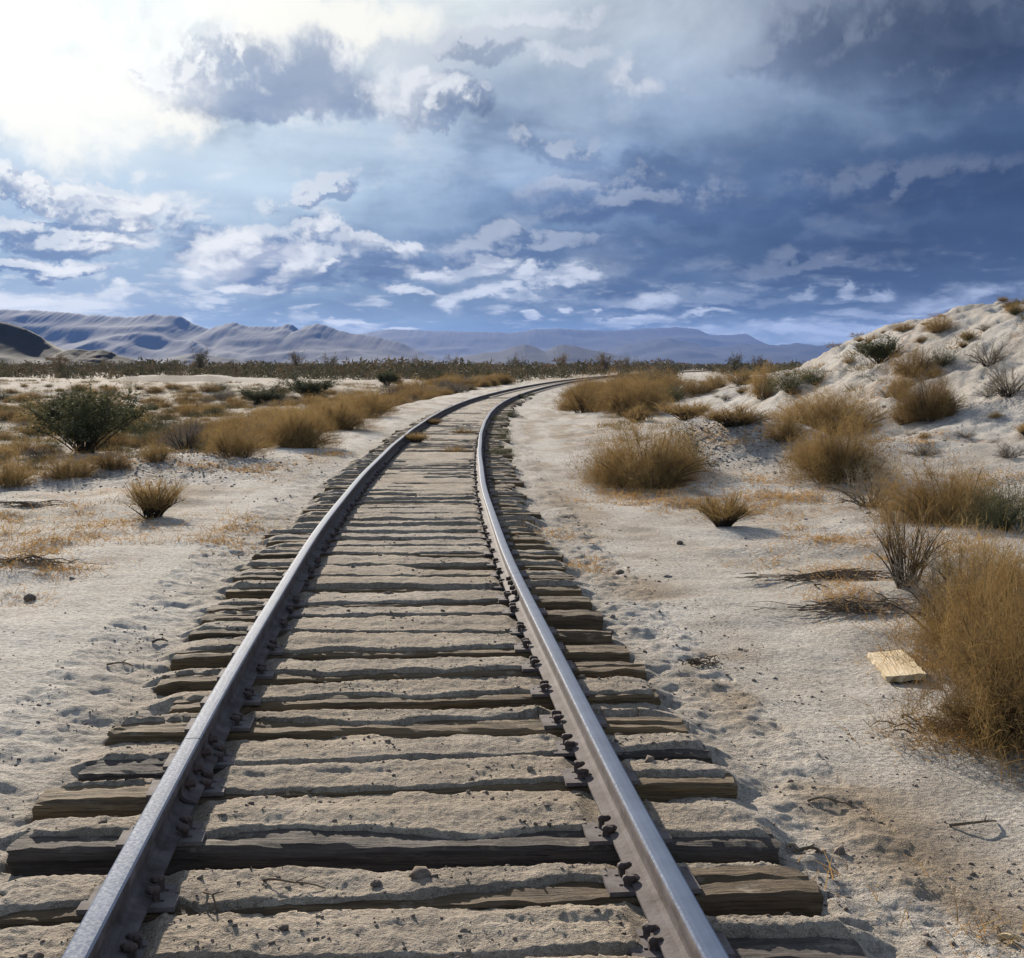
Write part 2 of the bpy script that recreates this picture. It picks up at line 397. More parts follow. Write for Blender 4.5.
# ------------------------------------------------------------------ ground sheet
def build_ground():
    r = [.8]
    while r[-1] < 2.2: r.append(r[-1] + .05)
    while r[-1] < 14: r.append(r[-1] * 1.0027)
    while r[-1] < 60: r.append(r[-1] * 1.0045)
    while r[-1] < 300: r.append(r[-1] * 1.014)
    while r[-1] < 26000: r.append(r[-1] * 1.07)
    r = np.array(r)
    a_in = np.linspace(R(-27), R(27), 950)
    a_out = np.linspace(R(27), R(333), 90)[1:-1]
    a = np.concatenate([a_in, a_out]); na = len(a); nr = len(r)
    RR, AA = np.meshgrid(r, a, indexing='ij')
    X = (RR * np.sin(AA)).ravel(); Y = (RR * np.cos(AA)).ravel()
    Z = tie_sand(X, Y, macro(X, Y) + micro(X, Y, RR.ravel()))
    V = np.c_[X, Y, Z]
    i = np.arange(nr - 1)[:, None] * na; j = np.arange(na)[None, :]; j2 = (j + 1) % na
    F = np.stack([i + j, i + na + j, i + na + j2, i + j2], -1).reshape(-1, 4)
    # orientation upward
    F = F[:, ::-1]
    V = np.vstack([V, [[0, 0, float(Z[:na].mean())]]]); c = len(V) - 1
    me = mesh_from('ground', V, np.ascontiguousarray(F), M_ground, True)
    lat = lateral(X, Y); rr = RR.ravel()
    n = fbm(X * .8, Y * .8, 4, 71)
    dirt = (1 - sst(.95, 1.75, np.abs(lat) + .35 * n)) * (.74 + .4 * n) * (1 - .25 * sst(20, 50, rr))
    dirt = np.maximum(dirt, 1.0 * np.exp(-((lat - 1.72) / .34) ** 2) * sst(-.05, .3, n + .12) * (1 - sst(14, 25, Y)))
    dirt = np.maximum(dirt, .35 * sst(0, .5, fbm(X * .25, Y * .25, 3, 72)))
    st = fbm(lat * 1.4, Y * .28, 4, 77, .6); dirt = np.maximum(dirt, .85 * sst(-.15, .25, st) * sst(1.2, 1.8, np.abs(lat)) * (1 - sst(3.2, 5.5, np.abs(lat))) * sst(9, 15, Y) * (1 - sst(90, 130, Y)))
    grav = np.exp(-(((X - 3.9) / 1.8) ** 2 + ((Y - 21) / 2.6) ** 2)) * 1.2 + .9 * sst(0, .5, 1 - np.hypot((X + 5.2) / 3.4, (Y - 18.5) / 3.6))
    grav = grav + .55 * sst(.05, .4, fbm(X * .5, Y * .5, 3, 73)) * sst(1.8, 3, np.abs(lat)) * (1 - sst(30, 60, rr))
    grav = np.maximum(grav, .7 * sst(-.1, .3, fbm(X * .4, Y * .4, 3, 76)) * sst(5.5, 7.5, X) * (1 - sst(50, 80, Y)))
    scrub = sst(95, 135, Y + 25 * fbm(X * .03, Y * .03, 3, 74)) * .85
    road = np.exp(-((X - (.128 * Y + 3.)) / 2.6) ** 2) * sst(40, 55, Y) * (1 - sst(200, 330, Y))
    scrub = scrub * (1 - .95 * np.clip(road * 1.6, 0, 1))
    scrub = np.maximum(scrub, .35 * basin(X, Y)); scrub = np.maximum(scrub, (.62 + .35 * sst(-.1, .35, fbm(X * .11, Y * .05, 3, 79))) * sst(60, 76, Y) * sst(5, 9, -lat))
    lit = 1. * basin(X, Y) +  sst(.1, .45, fbm(X * .55, Y * .55, 3, 75)) * sst(1.9, 2.8, np.abs(lat)) * sst(6, 9, Y) * (1 - sst(30, 50, rr))
    for nm, v in (('dirt', dirt), ('gravel', grav), ('scrub', scrub), ('litter', lit)):
        attr(me, nm, np.append(np.clip(v, 0, 1), 0))
    o = link('ground', me); tag(o, kind='structure')
build_ground()

# ------------------------------------------------------------------ rails
PROF = [(-.061, .0146), (-.061, .0235), (-.022, .033), (-.010, .043), (-.008, .055), (-.008, .102), (-.013, .112), (-.0325, .120), (-.0335, .127), (-.0335, .142), (-.031, .149), (-.025, .1535), (-.012, .1548)]
PROF = PROF + [(-x, z) for x, z in reversed(PROF)]
HEADI = {10, 11, 12, 13, 14}
def rail_mesh(name, side, y0, y1):
    ys = [y0]
    while ys[-1] < y1: ys.append(min(y1, ys[-1] + (.12 if ys[-1] < 20 else .4 if ys[-1] < 80 else 2.5)))
    V = []; F = []; mi = []
    o = track_pt(y0, side * .7525)
    n = len(PROF)
    for y in ys:
        th = float(track_th(y)); wob = .004 * math.sin(y * 1.1 + side) + .003 * math.sin(y * .43)
        for (px, pz) in PROF:
            x, yy, _ = track_pt(y, side * .7525 + px + wob)
            V.append((x - o[0], yy - o[1], pz))
    for i in range(len(ys) - 1):
        for k in range(n):
            k2 = (k + 1) % n
            F.append((i * n + k, i * n + k2, (i + 1) * n + k2, (i + 1) * n + k)); mi.append(0 if k in HEADI else 1)
    F.append(tuple(range(n))[::-1]); mi.append(1); F.append(tuple((len(ys) - 1) * n + k for k in range(n))); mi.append(1)
    me = mesh_from(name, V, F, [M_head, M_rail], False, mi)
    return me, (o[0], o[1], 0)
def bar_mesh(y0, y1, side, face, org):
    """angle bar bolted to one face of the rail"""
    prof = [(.0085, .108), (.020, .112), (.024, .100), (.019, .082), (.019, .062), (.030, .048), (.066, .034), (.070, .026), (.062, .0245), (.024, .036), (.0085, .052)]
    V = []; F = []; n = len(prof); N = 7
    for i in range(N):
        y = y0 + (y1 - y0) * i / (N - 1)
        for (a, b) in prof:
            x, yy, _ = track_pt(y, side * .7525 + face * a); V.append((x - org[0], yy - org[1], b))
    for i in range(N - 1):
        for k in range(n): F.append((i * n + k, i * n + (k + 1) % n, (i + 1) * n + (k + 1) % n, (i + 1) * n + k))
    F.append(tuple(range(n))); F.append(tuple((N - 1) * n + k for k in range(n)))
    return mesh_from('joint_bar', V, F, M_rail)
def bolt_mesh():
    V = []; F = []
    for lv, (x, rad) in enumerate([(0, .024), (.014, .024), (.015, .016), (.034, .015), (.036, .009)]):
        for k in range(6): V.append((x, rad * math.cos(k * math.pi / 3), rad * math.sin(k * math.pi / 3)))
    for lv in range(4):
        for k in range(6): F.append((lv * 6 + k, lv * 6 + (k + 1) % 6, (lv + 1) * 6 + (k + 1) % 6, (lv + 1) * 6 + k))
    F.append(tuple(24 + k for k in range(6)))
    return mesh_from('bolt', V, F, M_iron)
BOLT = bolt_mesh()
JL, JR = 4.78, 8.5
rails = [(-1, 1.2, JL - .004, 'near length of the left rail, from the bottom of the photo to its joint', JL),
         (-1, JL + .004, 590, 'long left rail curving away beyond the joint toward the horizon', None),
         (1, 1.2, JR - .004, 'near length of the right rail, joined by bolted bars to the curving one', JR),
         (1, JR + .004, 590, 'long right rail curving away beyond the bolted joint, inside of the bend', None)]
for side, y0, y1, lab, joint in rails:
    me, org = rail_mesh('rail', side, y0, y1)
    o = link('rail', me, None, org); tag(o, lab, 'rail', 'the two lines of steel rail')
    if joint:
        for face in (-1, 1):
            b = link('joint_bar', bar_mesh(joint - .36, joint + .36, side, face, org), o)
            for k in (-.27, -.1, .1, .27):
                x, y, th = track_pt(joint + k, side * .7525 + face * .019)
                q = link('bolt', BOLT, b, (x - org[0], y - org[1], .072)); q.rotation_euler = (0, 0, -th + (0 if face > 0 else math.pi))

# ------------------------------------------------------------------ ties with plates and spikes
def tie_mesh(name, L, W, H, seed, material, rot=1.):
    """a sawn timber along +x, its front top edge at y = 0, top at z = 0; weathered edges, splits and sagging ends"""
    nx = max(24, int(L / .035)); ring = [(0, -H), (0, -H * .45), (0, -.035), (.004, -.012), (.016, -.001), (W * .22, 0), (W * .4, 0), (W * .5, 0), (W * .62, 0), (W * .8, 0), (W - .016, -.001), (W - .004, -.012), (W, -.04), (W, -H)]
    n = len(ring); xs = np.linspace(0, L, nx); V = []
    r2 = np.random.default_rng(seed)
    crack = r2.uniform(.25, .75); off = seed * 7.7
    for x in xs:
        e = min(x, L - x); er = (1 - sst(0, .12, e))
        for k, (y, z) in enumerate(ring):
            q = float(gnoise(x * 3.1 + off, k * 1.7, seed)); q2 = float(gnoise(x * 14 + off, k * 2.9, seed + 1))
            yy = y + (.007 * q + .004 * q2) * rot; zz = z + (.006 * q + .004 * q2) * rot - .02 * er * rot * (abs(q) + .1)
            if k in (6, 8) : zz -= 0
            if k == 7: zz -= .018 * max(0., float(gnoise(x * 1.3 + off, 9.1, seed + 3)) + .35) * rot
            if k in (3, 4) : zz -= .02 * max(0., float(gnoise(x * 2.2 + off, 3.3, seed + 4)) - .05) * rot; yy += .02 * max(0., float(gnoise(x * 2.2 + off, 3.3, seed + 4)) - .05) * rot
            V.append((x + (.02 * q2 if e < .01 else 0), yy, zz))
    F = []
    for i in range(nx - 1):
        for k in range(n - 1): F.append((i * n + k, i * n + k + 1, (i + 1) * n + k + 1, (i + 1) * n + k)[::-1])
    F.append(tuple(range(n))); F.append(tuple((nx - 1) * n + k for k in range(n))[::-1])
    return mesh_from(name, V, F, material)
def plate_mesh():
    """flat steel plate with two square spike holes on each wing"""
    gx = [-.135, -.098, -.084, -.072, .072, .084, .098, .135]; gy = [-.085, -.045, -.029, .029, .045, .085]
    holes = {(1, 1), (1, 3), (5, 1), (5, 3)}
    V = []; F = []
    nx, ny = len(gx), len(gy)
    for z in (.0005, .0145):
        for y in gy:
            for x in gx: V.append((x, y, z))
    I = lambda i, j, k: k * nx * ny + j * nx + i
    solid = lambda i, j: 0 <= i < nx - 1 and 0 <= j < ny - 1 and (i, j) not in holes
    for i in range(nx - 1):
        for j in range(ny - 1):
            if not solid(i, j): continue
            F.append((I(i, j, 1), I(i + 1, j, 1), I(i + 1, j + 1, 1), I(i, j + 1, 1)))
            for (di, dj, e) in ((-1, 0, ((i, j + 1), (i, j))), (1, 0, ((i + 1, j), (i + 1, j + 1))), (0, -1, ((i, j), (i + 1, j))), (0, 1, ((i + 1, j + 1), (i, j + 1)))):
                if not solid(i + di, j + dj):
                    (a, b), (c, d) = e
                    F.append((I(a, b, 0), I(c, d, 0), I(c, d, 1), I(a, b, 1)))
    return mesh_from('tie_plate', V, F, M_plate)
def spike_mesh():
    """square shank with an off-set, domed head hooked over the rail foot (hook toward +x)"""
    V = []; F = []
    box(V, F, -.009, .009, -.008, .008, -.02, .022)
    b = len(V)
    lv = [(.014, .012, .017, .006), (.022, .016, .024, .009), (.030, .015, .022, .010), (.034, .008, .013, .009)]
    for z, hy, hx, cx in lv:
        for k in range(8):
            a = (k + .5) * math.pi / 4; V.append((cx + hx * math.cos(a), hy * math.sin(a), z))
    for l in range(3):
        for k in range(8): F.append((b + l * 8 + k, b + l * 8 + (k + 1) % 8, b + (l + 1) * 8 + (k + 1) % 8, b + (l + 1) * 8 + k))
    F.append(tuple(b + 24 + k for k in range(8))); F.append(tuple(b + k for k in range(8))[::-1])
    return mesh_from('spike', V, F, M_iron)
PLATE, SPIKE = plate_mesh(), spike_mesh()
TIE_LABEL = ['dark tie end breaking the sand at the bottom edge, right of the right rail',
             'split brown tie end jutting from the sand, nearest full tie outside the right rail',
             'black tie with a deep dark trench along its whole front, near the bottom',
             'tan-topped tie showing beside both rails with its middle sanded over',
             'wide flat reddish-brown tie end just before the left rail joint, mostly sanded over inside',
             'light brown tie crossing the track level with the joint in the left rail',
             'tie with a dark hollow beneath it inside the left rail, just beyond the joint',
             'thick tie with a rounded split left end, next beyond the one with the hollow',
             'squared tie end with clean dark front face, third tie beyond the left rail joint',
             'low tie nearly lost in sand just before the close pair of dark ends',
             'nearer of the close pair of dark square tie ends left of the left rail',
             'farther of the close pair of dark square tie ends left of the left rail',
             'nearer of the second pair of left tie ends, level with the right rail joint',
             'farther of the second pair of left tie ends, by the right joint bars',
             'tie just past the right rail joint bars, its short end stepping out to the right',
             'tie second past the right rail joint bars, end half covered by dirt']
far_variants = [tie_mesh('railway_tie', 2.46, TIEW, .17, 100 + k, M_tie) for k in range(5)]
for i, t in enumerate(ties):
    if t.get('off'): continue
    A, B = t['A'], t['B']; d = B - A; L = float(np.hypot(*d)); ang = math.atan2(d[1], d[0])
    n = i - 1
    ym = (A[1] + B[1]) / 2
    if n < 26:
        big = n == 1
        me = tie_mesh('railway_tie', L, TIEW + (.03 if big else rng.uniform(-.015, .01)), .19, 200 + n, M_darktie if n in (0, 2, 4) else M_tie, 1.5 if n in (1, 7) else 1.)
    else: me = far_variants[i % 5]
    o = link('railway_tie', me, None, (A[0], A[1], (rng.uniform(-.006, .0) if n < 12 else rng.uniform(-.03, .004)) if n > 0 else -.015)); o.rotation_euler = (0, 0, ang)
    if n >= 26: o.scale = (L / 2.46, 1, 1)
    if n < 16: lab = TIE_LABEL[n]
    elif ym < 18: lab = 'weathered tie past the right rail joint, short end showing outside the right rail'
    elif ym < 33: lab = 'half-buried tie where the track starts to bend, beside the mounded gravel'
    else: lab = 'nearly buried tie far along the bend, only a dark line across the sand'
    tag(o, lab, 'railway tie', 'ties under the track')
    if ym > 30: continue
    for side in (-1, 1):
        # where the rail crosses this tie
        lo, hi = A[1] - .6, B[1] + .6
        yy = ym
        for _ in range(12):
            x, y_, th = track_pt(yy, side * .7525)
            u = ((x - A[0]) * d[0] + (y_ - A[1]) * d[1]) / L; v = (-(x - A[0]) * d[1] + (y_ - A[1]) * d[0]) / L
            yy += (TIEW * .5 - v)
        pl = link('tie_plate', PLATE, o, (u / (o.scale[0]), TIEW * .5 + rng.uniform(-.012, .006), .001)); pl.scale = (1 / o.scale[0], 1, 1)
        pl.rotation_euler = (0, 0, -th - ang + rng.normal(0, .02))
        for fx, fy in ((-.091, -.037), (-.091, .037), (.091, -.037), (.091, .037)):
            if ym < 14 and (fx * side > 0) and rng.random() < .45: continue
            if rng.random() < .15 and not (ym < 14 and fx * side < 0): continue
            s = link('spike', SPIKE, pl, (fx * .85, fy, .012 + rng.uniform(0, .014)))
            s.rotation_euler = (rng.normal(0, .1), rng.normal(0, .1), (0 if fx < 0 else math.pi) + rng.normal(0, .25))

# ------------------------------------------------------------------ plants
def ribbons(S, D, Ln, Wd, nseg, r2, droop=.0, wander=.25, taper=.35):
    """thin curved strips: starts S, directions D, lengths, widths -> V, F (quads), index of strip per vertex"""
    n = len(S); D = D / np.linalg.norm(D, axis=1)[:, None]
    rnd = r2.normal(size=(n, 3)); side = np.cross(D, rnd); side /= np.linalg.norm(side, axis=1)[:, None] + 1e-9
    bend = r2.normal(size=(n, 3)) * wander
    P = np.zeros((n, nseg + 1, 2, 3))
    for k in range(nseg + 1):
        t = k / nseg
        c = S + (D * t + bend * t * t * .5) * Ln[:, None]; c[:, 2] -= droop * t * t * Ln
        w = (Wd * (1 - (1 - taper) * t))[:, None] * .5
        P[:, k, 0] = c - side * w; P[:, k, 1] = c + side * w
    V = P.reshape(-1, 3); b = np.arange(n)[:, None] * (2 * (nseg + 1)); k = np.arange(nseg)[None, :] * 2
    F = np.stack([b + k, b + k + 1, b + k + 3, b + k + 2], -1).reshape(-1, 4)
    return V, F, np.repeat(np.arange(n), 2 * (nseg + 1))
def tubes(paths, rads, sides=4):
    V = []; F = []
    for P, rd in zip(paths, rads):
        P = np.asarray(P, float); b = len(V); m = len(P)
        for i in range(m):
            d = P[min(i + 1, m - 1)] - P[max(i - 1, 0)]; d = d / (np.linalg.norm(d) + 1e-9)
            a = np.cross(d, [.31, .87, .37]); a /= np.linalg.norm(a) + 1e-9; c = np.cross(d, a)
            for s in range(sides):
                q = 2 * math.pi * s / sides; V.append(tuple(P[i] + (a * math.cos(q) + c * math.sin(q)) * rd[i]))
        for i in range(m - 1):
            for s in range(sides): F.append((b + i * sides + s, b + i * sides + (s + 1) % sides, b + (i + 1) * sides + (s + 1) % sides, b + (i + 1) * sides + s))
        F.append(tuple(b + s for s in range(sides))[::-1]); F.append(tuple(b + (m - 1) * sides + s for s in range(sides)))
    return V, F
def bush_meshes(kind, seed, n_stem, n_twig, tl, tw, w=1.6, h=.8, up=.5, vase=False, leaf=None, m_f=None, inner=.25, jit=.5, root=.04, fuzz=0., gap=-.05):
    r2 = np.random.default_rng(seed)
    az = r2.uniform(0, 2 * np.pi, n_stem); u = r2.uniform(0, 1, n_stem)
    th = np.arccos(1 - u * (.93 if not vase else .62))
    lump = 1 + .28 * np.sin(az * 2 + seed) * np.sin(th) + .16 * np.sin(az * 5 + seed * 2.1) + .1 * np.sin(th * 7 + az * 3)
    rad = r2.uniform(.62, 1.0, n_stem) * lump
    base = np.c_[np.sin(th) * np.cos(az) * root * w + r2.normal(0, .03 * w, n_stem), np.sin(th) * np.sin(az) * root * w + r2.normal(0, .03 * w, n_stem), np.full(n_stem, -.02)]
    E = np.c_[np.sin(th) * np.cos(az) * w / 2 * rad * .86, np.sin(th) * np.sin(az) * w / 2 * rad * .86, np.cos(th) * h * rad * .86 + .05 * h]
    C = base + (E - base) * .5; C[:, 2] += .16 * h * np.sin(th) ; C += r2.normal(0, .03 * w, C.shape)
    ev = lambda i, t: ((1 - t) ** 2)[:, None] * base[i] + (2 * t * (1 - t))[:, None] * C[i] + (t ** 2)[:, None] * E[i]
    ts = np.linspace(0, 1, 6)
    paths = [[(1 - t) ** 2 * base[i] + 2 * t * (1 - t) * C[i] + t * t * E[i] for t in ts] for i in range(n_stem)]
    Vs, Fs = tubes(paths, [[.011 * (1 - .8 * t) * (.7 + .6 * u[i]) for t in ts] for i in range(n_stem)], 3)
    ms = mesh_from('stems', Vs, Fs, M_bark)
    i = r2.integers(0, n_stem, n_twig); t = inner + (1 - inner) * r2.uniform(0, 1, n_twig) ** .75
    S = ev(i, t); D0 = ev(i, np.minimum(t + .08, 1.1)) - S; D0 /= np.linalg.norm(D0, axis=1)[:, None]
    if fuzz:
        q = r2.normal(size=(n_twig * 2, 3)); q[:, 2] = np.abs(q[:, 2]) * .9; q /= np.linalg.norm(q, axis=1)[:, None]
        qa = np.arctan2(q[:, 1], q[:, 0])
        lb = 1 + .48 * gnoise(np.cos(qa) * 1.6 + seed * 3.1, np.sin(qa) * 1.6 + q[:, 2] * 1.1, seed) + .34 * gnoise(np.cos(qa) * 4 + seed, np.sin(qa) * 4 + q[:, 2] * 3, seed + 1) + .12 * gnoise(qa * 9, q[:, 2] * 9, seed + 2)
        rr = r2.uniform(0, 1, len(q)) ** .42
        pq = q * (rr * lb)[:, None] * [w / 2, w / 2, h * .92]
        keep = gnoise(pq[:, 0] * 6 + pq[:, 2] * 4, pq[:, 1] * 6 - pq[:, 2] * 5, seed + 4) + .35 * r2.normal(size=len(q)) > gap
        keep = np.nonzero(keep)[0][:int(n_twig * fuzz)]; nf = len(keep)
        S[:nf] = pq[keep] + [0, 0, .02]; D0[:nf] = q[keep] * [.6, .6, 1.]
    D = D0 * .42 + np.array([0, 0, up]) + r2.normal(0, jit, (n_twig, 3)); D[:, 2] = np.maximum(D[:, 2], -.35)
    S[:, 2] = np.maximum(S[:, 2], .01)
    Ln = r2.uniform(.45, 1.15, n_twig) * tl; V, F, ix = ribbons(S, D, Ln, r2.uniform(.7, 1.3, n_twig) * tw, 2, r2)
    tint = np.clip(.5 + .45 * gnoise(S[:, 0] * 3.2, S[:, 1] * 3.2 + S[:, 2] * 2, seed) + r2.normal(0, .17, n_twig), 0, 1)
    tv = tint[ix]
    if leaf:
        nl, ls = leaf
        k = r2.integers(0, n_twig, nl); Dn = D / np.linalg.norm(D, axis=1)[:, None]
        S2 = S[k] + Dn[k] * (Ln[k] * r2.uniform(.3, 1.05, nl))[:, None]
        V2, F2, ix2 = ribbons(S2, r2.normal(0, 1, (nl, 3)) + [0, 0, .5], r2.uniform(.6, 1.4, nl) * ls, r2.uniform(.5, .9, nl) * ls, 1, r2, taper=.5)
        F = np.vstack([F, F2 + len(V)]); V = np.vstack([V, V2]); tv = np.append(tv, np.clip(r2.normal(.5, .25, nl), 0, 1)[ix2])
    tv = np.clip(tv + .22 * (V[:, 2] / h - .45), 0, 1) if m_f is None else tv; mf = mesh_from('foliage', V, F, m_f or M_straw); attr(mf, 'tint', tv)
    return ms, mf
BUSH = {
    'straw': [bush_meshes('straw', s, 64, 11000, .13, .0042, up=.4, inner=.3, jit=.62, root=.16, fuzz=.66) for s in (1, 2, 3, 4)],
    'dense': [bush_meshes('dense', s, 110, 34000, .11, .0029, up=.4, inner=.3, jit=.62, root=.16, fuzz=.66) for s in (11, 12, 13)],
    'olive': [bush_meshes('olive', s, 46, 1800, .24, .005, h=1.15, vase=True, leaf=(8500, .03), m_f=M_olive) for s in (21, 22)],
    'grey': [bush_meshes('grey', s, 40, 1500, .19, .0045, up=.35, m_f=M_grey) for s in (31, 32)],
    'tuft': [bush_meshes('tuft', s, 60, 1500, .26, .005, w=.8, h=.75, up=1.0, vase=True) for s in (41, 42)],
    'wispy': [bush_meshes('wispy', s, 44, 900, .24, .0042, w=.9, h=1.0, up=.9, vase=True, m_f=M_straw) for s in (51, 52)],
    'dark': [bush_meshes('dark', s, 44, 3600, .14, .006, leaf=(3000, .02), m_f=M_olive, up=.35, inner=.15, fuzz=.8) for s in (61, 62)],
}
BASE = {}
for _k, _l in BUSH.items():
    for _ms, _mf in _l:
        _c = np.empty(len(_mf.vertices) * 3, np.float32); _mf.vertices.foreach_get('co', _c); _c = _c.reshape(-1, 3)
        _q = np.percentile(_c, [2, 98], axis=0); BASE[_mf.name] = (float((_q[1] - _q[0])[:2].mean()) * 1.04, float(_q[1][2]) * 1.06)
NAME = {'straw': 'dry_bush', 'dense': 'dry_bush', 'olive': 'creosote_bush', 'grey': 'dead_bush', 'tuft': 'grass_tuft', 'wispy': 'dry_bush', 'dark': 'saltbush'}
CAT = {'straw': 'bush', 'dense': 'bush', 'olive': 'bush', 'grey': 'bush', 'tuft': 'grass tuft', 'wispy': 'bush', 'dark': 'bush'}
def plant(kind, x, y, w, h, label, group, rot=None, lean=0.):
    ms, mf = BUSH[kind][int(rng.integers(len(BUSH[kind])))]
    o = link(NAME[kind], None, None, (x, y, gz1(x, y) - .02)); bw, bh = BASE[mf.name]
    o.scale = (w / bw, w / bw, h / bh); o.rotation_euler = (lean, 0, rng.uniform(0, 6.28) if rot is None else rot)
    link('stems', ms, o); link('foliage', mf, o)
    tag(o, label, CAT[kind], group); return o
def plant_px(px, py, wpx, hpx, kind, label, group):
    x, y, t = hit(px, py); return plant(kind, x, y, wpx * t / FPX, hpx * t / FPX, label, group)
GR, GL, GH = 'bushes on the right of the track', 'bushes on the left flat', 'bushes on the pale sand bank'
